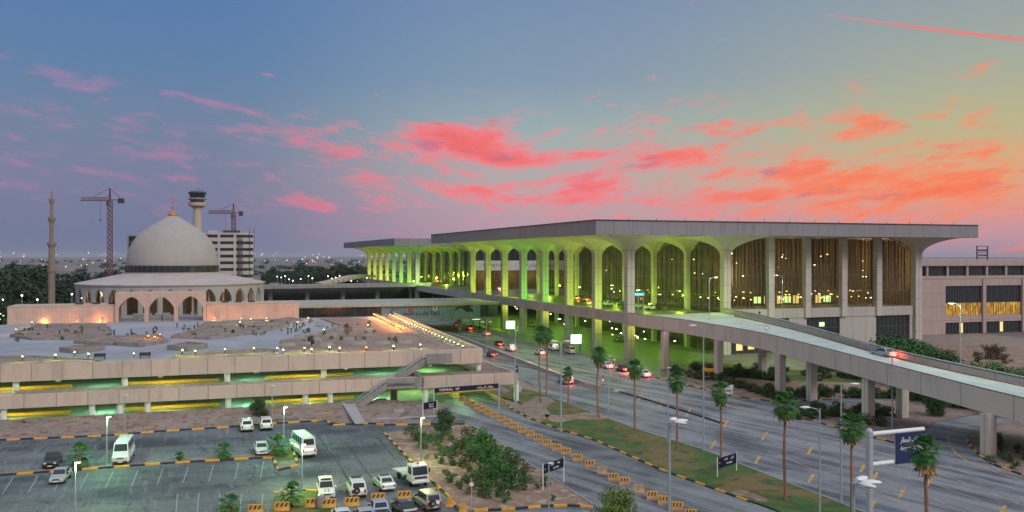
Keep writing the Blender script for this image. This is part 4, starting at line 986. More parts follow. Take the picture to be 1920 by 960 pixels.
def crane(u, D, vtop, vjib, ul, ur, label, ztop_v=None):
    x, y = PD(u, D); s = D/F
    c = empty('tower_crane', (x, y, 0), label=label, cat='crane')
    zj = zt(vjib, D); m = MB(); w = .9
    k = 0
    while k*2.4 < zj-.5:
        z = k*2.4; z2 = min(z+2.4, zj)
        for a, b in ((-w, -w), (w, -w), (w, w), (-w, w)): m.bar((a, b, z), (a, b, z2), .26)
        m.bar((-w, -w, z), (w, -w, z2), .2); m.bar((w, w, z), (-w, w, z2), .2); m.bar((-w, -w, z), (w, -w, z), .2); m.bar((w, -w, z), (w, w, z2), .2)
        k += 1
    m.build('mast', CRANE, c)
    jl, jr = (ul-u)*s, (ur-u)*s
    m = MB(); n = 14
    for a, b in ((-.6, 0), (.6, 0), (0, 1.6)): m.bar((jl, a, zj+b+.2), (0, a, zj+b+.2), .28)
    for i in range(n):
        p = jl*i/n; q = jl*(i+1)/n; m.bar((p, -.6, zj+.2), ((p+q)/2, 0, zj+1.8), .2); m.bar(((p+q)/2, 0, zj+1.8), (q, .6, zj+.2), .2)
    m.build('jib', CRANE, c)
    m = MB().bar((0, -.6, zj+.6), (jr, -.6, zj+.6), .35).bar((0, .6, zj+.6), (jr, .6, zj+.6), .35); m.build('counter_jib', CRANE, c)
    MB().box(jr*.62, jr, -.9, .9, zj-1.1, zj+1.3).build('counterweight', STEELD, c)
    MB().bar((-.5, 0, zj), (0, 0, zt(vtop, D)), .4).bar((.5, 0, zj), (0, 0, zt(vtop, D)), .4).build('tower_head', CRANE, c)
    MB().bar((0, 0, zt(vtop, D)), (jl*.62, 0, zj+1.8), .16).bar((0, 0, zt(vtop, D)), (jr*.8, 0, zj+1.2), .16).build('tie_rod', STEELD, c)
    MB().box(-.9, .3, -2.2, -1, zj-2.4, zj-.2).build('cab', CRANE, c)
    MB().bar((jl*.33, 0, zj), (jl*.33, 0, zj-9), .1).box(jl*.33-.3, jl*.33+.3, -.2, .2, zj-9.8, zj-9).build('hook_line', STEELD, c)
crane(206, 450, 353, 377, 152, 232, 'taller red and white lattice tower crane standing alone between minaret and dome')
crane(438, 500, 382, 401, 391, 455, 'shorter red tower crane rising above the curved office block')
# ================================================================== VEGETATION
def leaves(mb, c, rad, n, s, rng, squash=.8):
    for _ in range(n):
        while True:
            p = Vector((rng.uniform(-1, 1), rng.uniform(-1, 1), rng.uniform(-1, 1)))
            if .25 < p.length < 1: break
        q = Vector((c[0]+p.x*rad, c[1]+p.y*rad, c[2]+p.z*rad*squash))
        d = (p+Vector((rng.uniform(-1, 1), rng.uniform(-1, 1), rng.uniform(-.3, 1)))*.8).normalized(); a = d.orthogonal().normalized()*s*rng.uniform(.6, 1.2); b = d.cross(a).normalized()*s*rng.uniform(.5, 1)
        mb.cur = rng.randint(0, 1) if hasattr(mb, 'two') else 0
        mb.add([tuple(q-a), tuple(q-b*.8), tuple(q+a), tuple(q+b*.8)], [(0, 1, 2, 3)])
def tree_proto(h, r, seed, leaf, n=1500, s=.16, base=.25, nclump=12, sq=.8, col=None, trunk=.1):
    rng = random.Random(seed); mb = MB(); tb = MB()
    tb.tube([(0, 0, 0), (rng.uniform(-.1, .1), 0, h*.3), (0, 0, h*.75)], [trunk*1.4, trunk, trunk*.4], 7)
    for k in range(nclump):
        a = rng.uniform(0, 2*pi); t = (k+.5)/nclump; z = h*(base+(1-base)*t*.88); rr_ = r*sqrt(max(.05, 1-((t-.4)/.68)**2))*rng.uniform(.35, .75)
        c = (rr_*cos(a), rr_*sin(a), z); leaves(mb, c, r*rng.uniform(.36, .55), n//nclump, s, rng, sq)
        tb.tube([(0, 0, z*.5), (c[0]*.6, c[1]*.6, z*.8), c], [trunk*.5, trunk*.3, trunk*.1], 5)
    return mb.mesh('crown', leaf), tb.mesh('trunk', BARK, True)
def mk_tree(name, protos, loc, rz, sc, **k):
    t = empty(name, loc, rz, **k); t.scale = (sc, sc, sc) if not hasattr(sc, '__len__') else sc
    inst(protos[0], 'crown', (0, 0, 0), t); inst(protos[1], 'trunk', (0, 0, 0), t); return t
TD = tree_proto(3.5, 1.5, 1, LEAFD, 2600, .12, .16, 16)
mk_tree('round_tree', TD, G(485, 789), 0, 1., label='dense round dark green tree behind the two parked white cars', cat='tree')
mk_tree('round_tree', tree_proto(3.7, 1.55, 2, LEAFD, 3000, .12, .1, 16), G(832, 815), 1, 1., label='dense dark round tree at the top corner of the shrub bed by the driveway', cat='tree')
mk_tree('leafy_tree', tree_proto(4.2, 2.2, 3, LEAFL, 3400, .12, .2, 18, .9), G(1156, 1003), 0, 1.0, label='bright yellow-green tree cut by the bottom frame edge beside the barriers', cat='tree')
mk_tree('clipped_tree', tree_proto(2.1, .75, 4, LEAFD, 900, .09, .25, 8), (*dk(584, 651), 7.8), 0, 1., label='small clipped dark green tree alone in the terrace garden', cat='tree')
mk_tree('bare_shrub', tree_proto(2.4, 1.3, 5, LEAFR, 500, .08, .2, 10), (*dk(652, 630), 7.8), 0, 1., label='thin brownish shrub in the middle of the terrace garden', cat='shrub')
SH = [tree_proto(1.6, 1.0, 10+i, m, 520, .10, .08, 8, .8, trunk=.05) for i, m in enumerate((LEAFM, LEAFD, LEAFM, LEAFL))]
rr = random.Random(9)
def inpoly(x, y, P):
    c = False
    for (a, b), (d, e) in zip(P, P[1:]+P[:1]):
        if (b > y) != (e > y) and x < (d-a)*(y-b)/(e-b)+a: c = not c
    return c
BW = [(760, 820), (800, 860), (840, 900), (862, 930), (880, 950), (990, 945), (1060, 940), (1000, 885), (930, 832), (870, 800), (800, 806)]
big = [(775, 820, 2.2), (797, 835, 1.9), (815, 828, 1.5), (880, 822, 1.9), (900, 826, 1.8), (862, 842, 2), (885, 845, 2.3), (915, 842, 2.4), (905, 862, 2.3), (930, 858, 2.2), (950, 865, 1.9), (880, 868, 2.0), (915, 885, 2.5), (940, 882, 2.4), (965, 880, 2.0), (985, 892, 1.7), (930, 905, 2.3), (960, 905, 2.2), (900, 905, 2.0), (985, 912, 1.7), (905, 925, 1.7), (945, 922, 1.6), (850, 862, 1.4), (830, 848, 1.3)]
for u, v, s in big:
    x, y = G(u, v+8); mk_tree('shrub', SH[rr.randint(0, 2)], (x, y, 0), rr.uniform(0, 6), s*rr.uniform(.6, .8), label='tall leafy green shrub in the thicket of the sandy bed by the driveway', cat='shrub', group='tall shrubs in the sandy bed')
k = 0
while k < 46:
    u, v = rr.uniform(755, 1070), rr.uniform(805, 948)
    if not inpoly(u, v, BW): continue
    x, y = G(u, v); mk_tree('low_shrub', SH[rr.randint(0, 3)], (x, y, 0), rr.uniform(0, 6), rr.uniform(.35, .8), label='small low shrub dotted over the sandy bed by the driveway', cat='shrub', group='low shrubs in the sandy bed'); k += 1
# hedges and beds below the ramp
k = 0
hedge = [(1262, 700), (1275, 703), (1290, 707), (1305, 711), (1320, 712), (1335, 713)]+[(1370+i*10, 722+i*3.2) for i in range(12)]+[(1375+i*11, 700+i*2) for i in range(10)]+[(1440+i*12, 735+i*2.2) for i in range(8)]+[(1500+rr.uniform(0, 250), 735+rr.uniform(0, 12)) for i in range(22)]+[(1490+rr.uniform(0, 90), 768+rr.uniform(0, 18)) for i in range(12)]+[(1590+rr.uniform(0, 90), 775+rr.uniform(0, 25)) for i in range(12)]
hedge += [(rr.uniform(1330, 1640), rr.uniform(694, 716)) for i in range(34)]+[(1300+i*9, 694+i*1.2) for i in range(14)]
HB = tree_proto(1.5, 1.05, 30, LEAFD, 600, .12, .02, 8, .8, trunk=.05)
for u, v in hedge: mk_tree('hedge_bush', HB, G(u, v), rr.uniform(0, 6), rr.uniform(.85, 1.25), label='dark rounded bush in the planted beds beneath the flyover ramp', cat='bush', group='bushes beneath the ramp')
for i in range(12): mk_tree('hedge_bush', SH[1], G(rr.uniform(1840, 1935), rr.uniform(822, 885)), rr.uniform(0, 6), rr.uniform(.5, .9), label='low dark bush on the ground inside the loop road', cat='bush', group='bushes inside the loop road')
TB = [tree_proto(8, 4.6, 40+i, LEAFM if i else LEAFD, 3600, .30, .1, 22, .8, trunk=.2) for i in range(2)]
lst = [(1668, 190, 1.05), (1690, 176, 1.08), (1712, 185, .98), (1735, 180, .95), (1755, 168, .95), (1775, 175, .8), (1793, 160, .75), (1815, 172, .55), (1832, 150, .78), (1850, 158, .8), (1868, 150, .8), (1890, 145, .8), (1912, 150, .78), (1930, 140, .85), (1790, 150, .65), (1720, 158, .85)]
for i, (u, D, s) in enumerate(lst):
    mk_tree('broad_tree', TB[i % 2 if u < 1800 else 1], PD(u, D), i*1.3, s, label='broad leafy green tree in the row rising behind the flyover ramp', cat='tree', group='trees behind the ramp')
mk_tree('broad_tree', TB[0], G(1752, 780), 1, .45, label='dark spreading tree in the shade under the flyover ramp', cat='tree')
FT = [tree_proto(17, 8.5, 60+i, LEAFB, 2200, 1.0, .05, 22, .9, trunk=.4) for i in range(2)]
for i, (u, D, s) in enumerate([(-12, 400, .9), (12, 420, 1.12), (32, 430, 1.2), (52, 420, 1.12), (70, 440, 1.18), (86, 430, .8), (112, 430, .75), (128, 440, .8), (148, 430, 1.0), (168, 460, .75), (183, 470, .8), (5, 330, .55), (30, 340, .5), (-20, 330, .6), (196, 520, .9), (222, 540, .9)]):
    mk_tree('far_tree', FT[i % 2], PD(u, D), i*1.7, s, label='big dark tree standing beyond the mosque around the minaret', cat='tree', group='big dark trees beside the minaret')
for i in range(9): mk_tree('dry_bush', SH[0] if 0 else (SH[0][0], SH[0][1]), PD(20+i*9+rr.uniform(-3, 3), 300+rr.uniform(-10, 10)), i, 2.6, label='bushy shrub behind the pink wall left of the minaret', cat='shrub', group='shrubs behind the pink wall')
for i in range(42):
    u = 560+rr.uniform(0, 135) if i < 32 else 475+rr.uniform(0, 70); D = rr.uniform(560, 820) if i < 32 else rr.uniform(640, 1000)
    mk_tree('far_tree', FT[i % 2], PD(u, D), i*1.7, rr.uniform(.75, 1.05) if i < 32 else rr.uniform(.5, .8), label='dark tree in the distant grove left of the farther terminal', cat='tree', group='trees of the distant grove')
for i in range(14): mk_tree('far_tree', FT[i % 2], (*PD(500+i*11, 372), -6), i*1.3, .42, label='dark tree in the line between the mosque and the elevated road', cat='tree', group='trees before the elevated road')
mb = MB(); rng = random.Random(3)
for i in range(420):
    D = 1000*(1+rng.random()**1.5*4); x = rng.uniform(-.6, .62)*D; h = rng.uniform(5, 11)
    for q in range(5): leaves(mb, (x+rng.uniform(-8, 8), D+rng.uniform(-8, 8), h*.5), h*.7, 16, 2.0, rng)
tag(mb.build('distant_woodland', LEAFB), kind='stuff')
mb = MB()
for i in range(170):
    D = rng.uniform(900, 3600); x = rng.uniform(-.6, .62)*D; w = rng.uniform(8, 40); mb.box(x, x+w, D, D+w*.6, 0, rng.uniform(4, 9))
tag(mb.build('distant_town', M('town_wall', (.26, .24, .25), .9, .2, .01)), kind='stuff')
mb = MB(); mo_ = MB()
for i in range(200):
    D = rng.choice((rng.uniform(420, 900), rng.uniform(900, 3500), rng.uniform(3500, 7500))); u = rng.uniform(-20, 720) if D < 3500 else rng.uniform(-20, 760)
    x, y = PD(u, D); z = rng.uniform(5, 11) if D < 900 else rng.uniform(8, 16) if D < 3500 else rng.uniform(10, 42); s = D*.00030*rng.uniform(.5, 1.25)
    if D < 900 and (100 < u < 500 or rng.random() < .35): continue
    m_ = mo_ if (rng.random() < .3 and D > 900) else mb
    m_.box(x-s, x+s, y, y+s, z, z+s*2)
tag(mb.build('city_lights', E_CITY), kind='stuff'); tag(mo_.build('city_lights', E_CITYO), kind='stuff')
mb = MB()
for i in range(150):
    u = rng.uniform(-15, 235); D = rng.uniform(262, 345)
    if u > 18+ (D-240)*.2 and D < 275: continue
    x, y = PD(u, D); s = .16; mb.box(x-s, x+s, y-s, y+s, 4.5, 4.8) if rng.random() < .8 else mb.box(x-.9, x+.9, y-1.6, y+1.6, .5, 1.5)
tag(mb.build('car_park_lights', E_PARK), kind='stuff')
# ---- palms
def palm_proto(h, seed, r=1.7, skirt=True, tr=.17):
    rng = random.Random(seed); tb = MB(); bx, by = rng.uniform(-.4, .4), rng.uniform(-.3, .3)
    tb.tube([(0, 0, 0), (bx*.3, by*.3, h*.05), (bx, by, h*.5), (0, 0, h)], [tr*1.6, tr*1.1, tr, tr*.85], 9)
    cb = MB(); n = rng.randint(30, 44) if skirt else 24
    for i in range(n):
        az_ = i*2.39996+rng.uniform(-.2, .2); e = R(85-150*(i/n)**.85+rng.uniform(-8, 8)); L = r*rng.uniform(.42, .58)
        d = Vector((cos(az_)*cos(e), sin(az_)*cos(e), sin(e))); base_ = Vector((0, 0, h)); tip = base_+d*L
        cb.bar(tuple(base_), tuple(tip), .035)
        side = d.cross(Vector((0, 0, 1))).normalized() if abs(d.z) < .97 else Vector((1, 0, 0)); upv = side.cross(d).normalized()
        for j in range(11):
            a = R(-72+144*j/10); l = r*.56*(1-.25*abs(j-5)/5)*rng.uniform(.85, 1.1)
            f = (d*cos(a)+side*sin(a)).normalized(); w = side*cos(a)-d*sin(a)
            p1 = tip+f*l*.55+upv*.05*l; p2 = tip+f*l-Vector((0, 0, 1))*l*.34
            cb.add([tuple(tip), tuple(p1+w*.065), tuple(p2), tuple(p1-w*.065)], [(0, 1, 2, 3)])
    kb = None
    if skirt:
        kb = MB()
        for i in range(90):
            a = rng.uniform(0, 2*pi); z = h-rng.uniform(.05, .9); q = Vector((cos(a)*.16, sin(a)*.16, z)); e = q+Vector((cos(a)*rng.uniform(.2, .75), sin(a)*rng.uniform(.2, .75), -rng.uniform(.5, 1.1)))
            w = Vector((-sin(a), cos(a), 0))*.11; kb.add([tuple(q-w*.4), tuple(e-w), tuple(e+w), tuple(q+w*.4)], [(0, 1, 2, 3)])
    return cb.mesh('crown', LEAFP), tb.mesh('trunk', TRUNKP, True), kb.mesh('dead_fronds', THATCH) if kb else None
def palm(loc, h, seed, rz, r, skirt, label, group=None, tr=.17):
    c, t, k_ = palm_proto(h, seed, r, skirt, tr); e = empty('palm_tree', loc, rz, label=label, cat='palm tree', group=group)
    inst(c, 'crown', (0, 0, 0), e); inst(t, 'trunk', (0, 0, 0), e)
    if k_: inst(k_, 'dead_fronds', (0, 0, 0), e)
for i, (u, v, vc, r, lab) in enumerate((
    (1013.6, 755, 626, 2.0, 'tall palm, left one of the close pair beside the median tip'), (1024, 740, 628, 1.9, 'tall palm, right one of the close pair beside the median tip'),
    (1065, 763, 697, 1.25, 'shortest palm on the grass median, right of the close pair'), (1123.6, 785, 666, 1.8, 'palm by the red and white keep-left sign post'),
    (1190, 808, 690, 1.8, 'palm on the median whose crown hides a red tail-lit car'), (1269, 845, 713, 1.8, 'palm on the median behind the tall three-headed lamp'),
    (1350, 880, 735, 1.75, 'palm rising just behind the small dark median sign'), (1473, 940, 760, 2.0, 'palm with a yellowish skirt alone on the median right of the small dark sign'),
    (1597, 970, 800, 1.95, 'palm between the curved double lamp and the overhead road sign post'), (1734, 1165, 846, 1.5, 'palm standing in front of the blue overhead road sign'))):
    x, y = G(u, v); h = 25-(vc-480)*y/F; palm((x, y, .05), h, 100+i, i, r*.86, True, lab, tr=.14)
for i, (u, v, h, r, lab) in enumerate(((150, 876, 1.5, 1.75, 'low palm on the car park island between the dark pickup and the minibus'), (421, 861, 1.1, 1.3, 'low palm on the car park island left of the white sedan'), (337, 865, .7, .6, 'tiny palm sprout on the car park island'),
    (521, 853, 1.3, 1.6, 'low bright palm at the island corner beside the white minibus'), (547, 950, 1.3, 1.45, 'low palm on the front island behind the striped barriers'), (430, 968, 1.0, 1.5, 'low palm cut by the bottom frame edge behind a striped barrier'), (45, 778+30, .8, .7, 'tiny palm on the soil bank near the frame edge'))):
    palm((*G(u, v), .05), h, 130+i, i, r, False, lab, tr=.13)
# ================================================================== STREET LAMPS
E_HEAD = E_WHT
def lamp(loc, h, kind, rz, label, lit=None, group=None, rad=.09, mat=None, e=400):
    mat = mat or POLE
    L = empty('street_lamp', loc, rz, label=label, cat='street lamp', group=group)
    MB().tube([(0, 0, 0), (0, 0, .4), (0, 0, h)], [rad*1.8, rad*1.15, rad*.8], 8).build('pole', mat, L, smooth=True)
    def head(x, y, z, a, s=1.):
        m = MB(); c, sn = cos(a), sin(a)
        for off, w, t in ((0, .16, .08), (.45, .24, .11), (.95, .14, .05)): pass
        rs = []
        for off, w, t in ((0, .07, .05), (.12, .2, .10), (.5, .24, .13), (.85, .15, .08), (.95, .05, .03)):
            off *= s; w *= s; t *= s
            rs.append([(x+c*off-sn*w*cos(q), y+sn*off+c*w*cos(q), z+t*sin(q)) for q in [2*pi*k/10 for k in range(10)]])
        o = m.rings(rs).build('lamp_head', WPAINT, L, smooth=True)
        xx, yy = x+c*.5*s, y+sn*.5*s
        m2 = MB().lathe([(.16*s, z-.15*s), (.16*s, z-.10*s)], 8, (xx, yy)); m2.build('lens', E_PARK if lit else WPAINT, o)
        if lit: light('lamp_glow', (xx, yy, z-.45), e, lit, .15, L)
    if kind == 'triple':
        for a in (-.9, 0, .9): MB().tube([(0, 0, h-.1), (cos(a)*.5, sin(a)*.5, h+.05)], .05, 6).build('arm', mat, L); head(cos(a)*.45, sin(a)*.45, h+.08, a, 1.15)
    if kind == 'double':
        for a in (0, pi): MB().tube([(0, 0, h-.2), (cos(a)*.5, 0, h+.05)], .05, 6).build('arm', mat, L); head(cos(a)*.45, 0, h+.1, a, 1.1)
    if kind == 'single': MB().tube([(0, 0, h-.5), (.3, 0, h-.05), (1.0, 0, h+.12)], .045, 6).build('arm', mat, L); head(.95, 0, h+.12, 0, 1.)
    if kind == 'short': head(-.1, 0, h+.05, 0, .62)
    if kind == 'globe': MB().sph((0, 0, h+.1), .28, 10, 6).build('lamp_globe', E_HEAD if lit else WPAINT, L, smooth=True)
    return L
GL = (.3, 1, .4); YG = (.8, 1, .3)
lot = [((200, 872), 5.7, 'green-lit parking lamp between the low palm and the white minibus', GL, 1600), ((141, 988), 5.9, 'parking lamp in front of the silver sedan by the frame edge', YG, 1300), ((234, 812), 5.3, 'thin parking lamp on the soil bank behind the minibus', None, 0),
       ((510, 788), 5.2, 'parking lamp beside the dense round tree behind the white cars', None, 0), ((532, 850), 5.8, 'green-lit parking lamp at the island corner behind the low bright palm', GL, 1600), ((566, 923), 5.0, 'parking lamp on the front island beside the green and white patrol car', YG, 1700),
       ((789, 872), 5.6, 'pale parking lamp at the edge of the shrub bed', YG, 1300), ((1029, 982), 5.6, 'grey lamp before the small navy sign at the driveway', None, 0)]
for (p, h, lab, lit, e) in lot: lamp(G(*p), h, 'short' if h != 5.65 else 'single', R(20), lab, lit, rad=.08, e=e)
for (u, v, vt, kd, rz, lab) in ((1052, 809, 641, 'double', 0, 'tall grey lamp on the median right of the close palm pair'), (966, 764, 620, 'short', 0, 'grey lamp with a small blue sign at the garage corner by the driveway'),
    (1319, 846, 612, 'single', pi, 'very tall thin lamp on the median edge before the ramp parapet'), (1252, 832, 690, 'short', 0, 'slender lamp just behind the tall three-headed lamp'),
    (1577, 940, 722, 'single', 0, 'grey lamp with a curved arm before the ramp bed'), (1537, 966, 766, 'single', pi, 'grey lamp with its white head turned to the grass median'),
    (1673, 806, 668, 'short', 0, 'thin lamp crossing in front of the car on the ramp'), (1141, 770, 668, 'short', 0, 'lamp behind the keep-left sign on the road'), (912, 660, 604, 'double', 0, 'dark lamp standing before the printed bridge front')):
    x, y = G(u, v); lamp((x, y), 25-(vt-480)*y/F, kd, rz, lab, rad=.1)
lamp(PD(1255, 71), 12, 'triple', R(10), 'tall lamp with three white heads in the driveway foreground', rad=.13)
lamp(PD(1600, 52), 12, 'triple', R(-10), 'lamp with three white heads cut by the frame bottom beside the road sign post', rad=.12)
for (u, vb, vt, z, kd, rz, lab) in ((1801, 681, 570, 9.3, 'single', pi, 'lit green-white lamp at the outer edge of the ramp before the annex'), (1467, 590, 517, 10.6, 'single', pi, 'lit lamp at the ramp head before the glass hall'),
    (1330, 600, 521, 10.4, 'single', 0, 'lit lamp on the departures deck left of the wide flared column'), (1386, 580, 509, 10.4, 'single', pi, 'lit lamp just right of the wide flared column'), (1206, 585, 545, 10.3, 'single', pi, 'short lamp on the deck corner beside the lit blue sign')):
    x, y = G(u, vb, z); lamp((x, y, z), max(4, 25-(vt-480)*y/F-z), kd, rz, lab, (.8, 1, .6), rad=.08, e=700)
gl = random.Random(17)
for i in range(24):
    u = 520+i*7.3; D = 560+gl.uniform(-40, 60); lamp((*PD(u, D), 0), 11+gl.uniform(-1.5, 1.5), 'globe', 0, 'thin white-headed lamp before the distant grove', (1, 1, 1), 'lamps before the distant grove', rad=.12, e=0)
for i, (u, D) in enumerate(((5, 330), (41, 320), (70, 330), (135, 330), (144, 335), (154, 300))): lamp((*PD(u, D), 0), 9+2*(i % 2), 'globe', 0, 'lit lamp among the dark trees left of the mosque', (1, 1, 1), 'lamps among the trees by the minaret', rad=.1, e=0)
for o in [o for o in bpy.data.objects if o.type == 'LIGHT' and o.data.energy == 0]: bpy.data.objects.remove(o)
# ================================================================== SIGNS
def board(name, p, q, z0, z1, zt_, mat, lines, label, cat='sign', post=WPAINT, th=.08, pr=.06, facing=True):
    cx, cy = (p[0]+q[0])/2, (p[1]+q[1])/2; l = hypot(q[0]-p[0], q[1]-p[1]); a = atan2(q[1]-p[1], q[0]-p[0])
    r = empty(name, (cx, cy, 0), a, label=label, cat=cat)
    MB().box(-l/2+pr, l/2-pr, -th/2, th/2, z0, z1).build('panel', mat, r)
    for s in (-1, 1): MB().lathe([(pr, 0), (pr, zt_)], 8, (s*l/2, 0)).build('post', post, r)
    for (t, x, z, s, w) in lines: text(t, s, TXT, parent=r, loc=(x*l, -th/2-.015, z), width=w)
    return r
board('direction_sign', G(1018, 920), G(1057, 905), 1.75, 2.75, 2.85, NAVY, (('>', -.42, 2.2, .35, None), (shape_ar('مواقف'), .22, 2.5, .32, .6), (shape_ar('السيارات'), -.08, 2.5, .3, .7), ('Car Park', .1, 2.05, .32, 1.1)), 'small navy direction sign on two white posts at the shrub bed corner')
board('direction_sign', G(1345, 896), G(1381, 884), 1.0, 2.15, 2.25, NAVY, (('>', -.4, 1.6, .4, None), (shape_ar('القدوم'), .25, 1.85, .36, .6), (shape_ar('المغادرة'), -.08, 1.85, .3, .7), ('Arrivals', .1, 1.35, .34, 1.2)), 'small dark direction sign on two white posts in the grass median')
board('direction_sign', G(793, 793), G(819, 789), 2.0, 3.0, 3.1, NAVY, (('Exit', .1, 2.3, .35, .8), (shape_ar('خروج'), .1, 2.7, .35, .9)), 'dark blue sign beside the driveway post behind the round tree')
p, q = (PD(813.5, 141.7)), (PD(935.5, 147))
r = board('height_banner', p, q, 3.6, 4.35, 4.4, NAVY, (('TERMINAL', -.32, 3.95, .55, 2.4), ('VIP', -.15, 3.95, .55, .7), (shape_ar('مواقف السيارات'), .28, 3.95, .6, 3.0)), 'long dark lettered banner board spanning the garage driveway entrance', 'banner sign', GALV, .12, .12)
MB().box(-5.2, 5.2, -.02, .1, 3.35, 3.59).build('warning_strip', BARR, r)
# gantry
gx, gy = PD(1630, 70); gq = PD(1772, 73)
ga_ = atan2(gq[1]-gy, gq[0]-gx); gr = empty('overhead_sign', (gx, gy, 0), ga_, label='blue overhead road sign on a thick pale cantilever post', cat='road sign')
MB().tube([(0, 0, 0), (0, 0, 11.45)], .27, 16).sph((0, 0, 11.45), .27, 16, 6).build('post', GALV, gr, smooth=True)
for z, l in ((11.25, 5.55), (8.9, 6.4)):
    MB().tube([(.2, 0, z), (l, 0, z)], .17, 12).build('arm', WPAINT, gr, smooth=True); MB().lathe([(.25, z-.3), (.30, z-.2), (.30, z+.2), (.25, z+.22)], 12).build('clamp', GALV, gr)
MB().box(2.45, 5.5, -.28, -.18, 8.75, 11.15).build('sign_panel', SLATE, gr)
text(shape_ar('مواقف المطار'), .55, TXT, parent=gr, loc=(4.0, -.31, 10.6), width=2.3); text('Airport Parking', .45, TXT, parent=gr, loc=(4.0, -.31, 9.95), width=2.35)
def billboard(u, v, uc, w, h, zc, label):
    x, y = G(u, v); r = empty('lit_billboard', (x, y, 0), R(3), label=label, cat='billboard')
    MB().box(-w/2, w/2, -.12, .12, zc-h/2, zc+h/2).build('case', STEELD, r); MB().box(-w/2+.1, w/2-.1, -.16, -.125, zc-h/2+.1, zc+h/2-.1).build('screen', E_SCR, r)
    MB().rings([[(w*.22+w*.1*cos(a)*k, -.17, zc-.25+h*.13*sin(a)*k) for k in (1, .8)]+[(w*.22+w*.1*cos(a)*.8, -.165, zc-.25+h*.13*sin(a)*.8)] for a in [R(-90+i*25) for i in range(10)]], close=False, cap=False).build('screen_logo', GREY, r)
    for s in (-.35, .35): MB().box(s*w-.1, s*w+.1, -.1, .1, 0, zc-h/2).build('post', STEELD, r)
billboard(1080, 662, 1080, 3.0, 2.6, 3.6, 'larger glowing white screen on posts behind the white minivan'); billboard(957, 633, 957, 3.0, 2.7, 3.9, 'smaller glowing white screen between the terminal columns near the bridge')
billboard(893, 620, 893, 2.8, .8, 4.0, 'narrow glowing white screen hanging low under the printed bridge')
def roundsign(loc, h, label, chev=False, faceR=.38):
    r = empty('traffic_sign', loc, label=label, cat='road sign'); MB().lathe([(.05, 0), (.05, h)], 8).build('post', GALV, r)
    def disk(z, rad, m, t, n=20): o = MB().lathe([(rad, 0), (rad, .04)], n).build('disc', m, r); o.rotation_euler = (R(90), 0, 0); o.location = (0, -.03-t, z); return o
    if chev: MB().box(-.32, .32, -.2, .2, 0, .7).build('bollard_body', BLK, r); MB().add([(-.25, -.22, .15), (0, -.22, .45), (.25, -.22, .15), (.25, -.22, .3), (0, -.22, .6), (-.25, -.22, .3)], [(0, 1, 4, 5), (1, 2, 3, 4)]).build('chevron', TXT, r)
    disk(h-.45, faceR, REDP, 0); disk(h-.45, faceR*.72, TXT, .03)
    if chev: MB().add([(-.3, -.04, h), (.3, -.04, h), (0, -.04, h+.5)], [(0, 1, 2)]).build('triangle', REDP, r)
    return r
roundsign(G(1130, 728), 2.0, 'red and white round sign over a black chevron bollard at the median nose', True)
roundsign((*G(1437, 628, 10.2), 10.2), 1.8, 'red and white sign standing on the flyover ramp roadway')
roundsign(G(884, 948), 2.6, 'small red and white sign on a thin post in the shrub bed', faceR=.3)
roundsign(G(1152, 690), 2.3, 'small round sign at the far kerb near the black tail-lit car', faceR=.3)
r = empty('direction_plate', G(968, 762), label='small blue and white plate on a post at the garage corner', cat='road sign'); MB().box(-.3, .3, -.05, .0, 5.6, 6.8).build('plate', SLATE, r); MB().lathe([(.05, 0), (.05, 6.8)], 8).build('post', GALV, r); text('P', .6, TXT, parent=r, loc=(0, -.07, 6.2))
r = empty('lit_sign', (*G(1197, 580, 10.3), 10.3), R(8), label='glowing cyan sign beside the corner column on the departures deck', cat='sign'); MB().box(-1.6, 1.6, -.1, .1, 3.8, 4.5).build('panel', E_CYAN, r); MB().box(-.08, .08, .1, .25, 0, 4.3).build('post', GALV, r)
r = empty('white_board', G(1362, 741), label='white angled board lit at the kerb of the planted bed below the ramp', cat='board'); MB().hexa([(-.1, -.4, .2), (1.1, 0, .2), (1.1, .08, .2), (-.1, -.32, .2)], [(-.5, -.4, 1.7), (1.3, .1, 1.9), (1.3, .18, 1.9), (-.5, -.32, 1.7)]).build('panel', WPAINT, r); MB().box(.4, .5, -.1, 0, 0, 1).build('post', GALV, r)
# ================================================================== BARRIERS
def jersey(name, w, stripes, label, group):
    mb = MB(); L = w/2
    mb.rings([[(x, -.33, 0), (x, .33, 0), (x, .30, .16), (x, .14, .42), (x, .09, .85), (x, -.09, .85), (x, -.14, .42), (x, -.30, .16)][::(1 if x < 0 else 1)] for x in (L, -L)])
    return mb
jp = empty('concrete_barrier', (0, 0, -500)); jersey('b', 1.5, 0, '', '').build('body', BARR, jp, bevel=.03)
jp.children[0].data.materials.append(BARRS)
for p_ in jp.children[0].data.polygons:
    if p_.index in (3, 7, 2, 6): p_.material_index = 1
for s in (-.4, 0, .4): MB().hexa([(s-.18, -.155, .30), (s-.03, -.155, .30), (s-.03, -.135, .30), (s-.18, -.135, .30)], [(s-.05, -.125, .78), (s+.10, -.125, .78), (s+.10, -.10, .78), (s-.05, -.10, .78)]).build('stripe', BLK, jp)
jq = empty('concrete_barrier', (0, 0, -500)); jersey('b', 1.5, 0, '', '').build('body', BARRC, jq, bevel=.03)
bpts = [(846, 741), (851, 743), (857, 747), (868, 752), (878, 757), (888, 762), (897, 768), (907, 772.5), (917, 778), (929, 784), (942, 791), (954, 797), (966, 804), (981, 812), (996, 819), (1011, 827), (1028, 837), (1046, 845), (1063, 853), (1085, 865), (1108, 877), (1131, 889), (1152, 902), (1173, 910), (1200, 924), (1225, 937), (1246, 946), (1272, 958), (1297, 972), (1325, 987)]
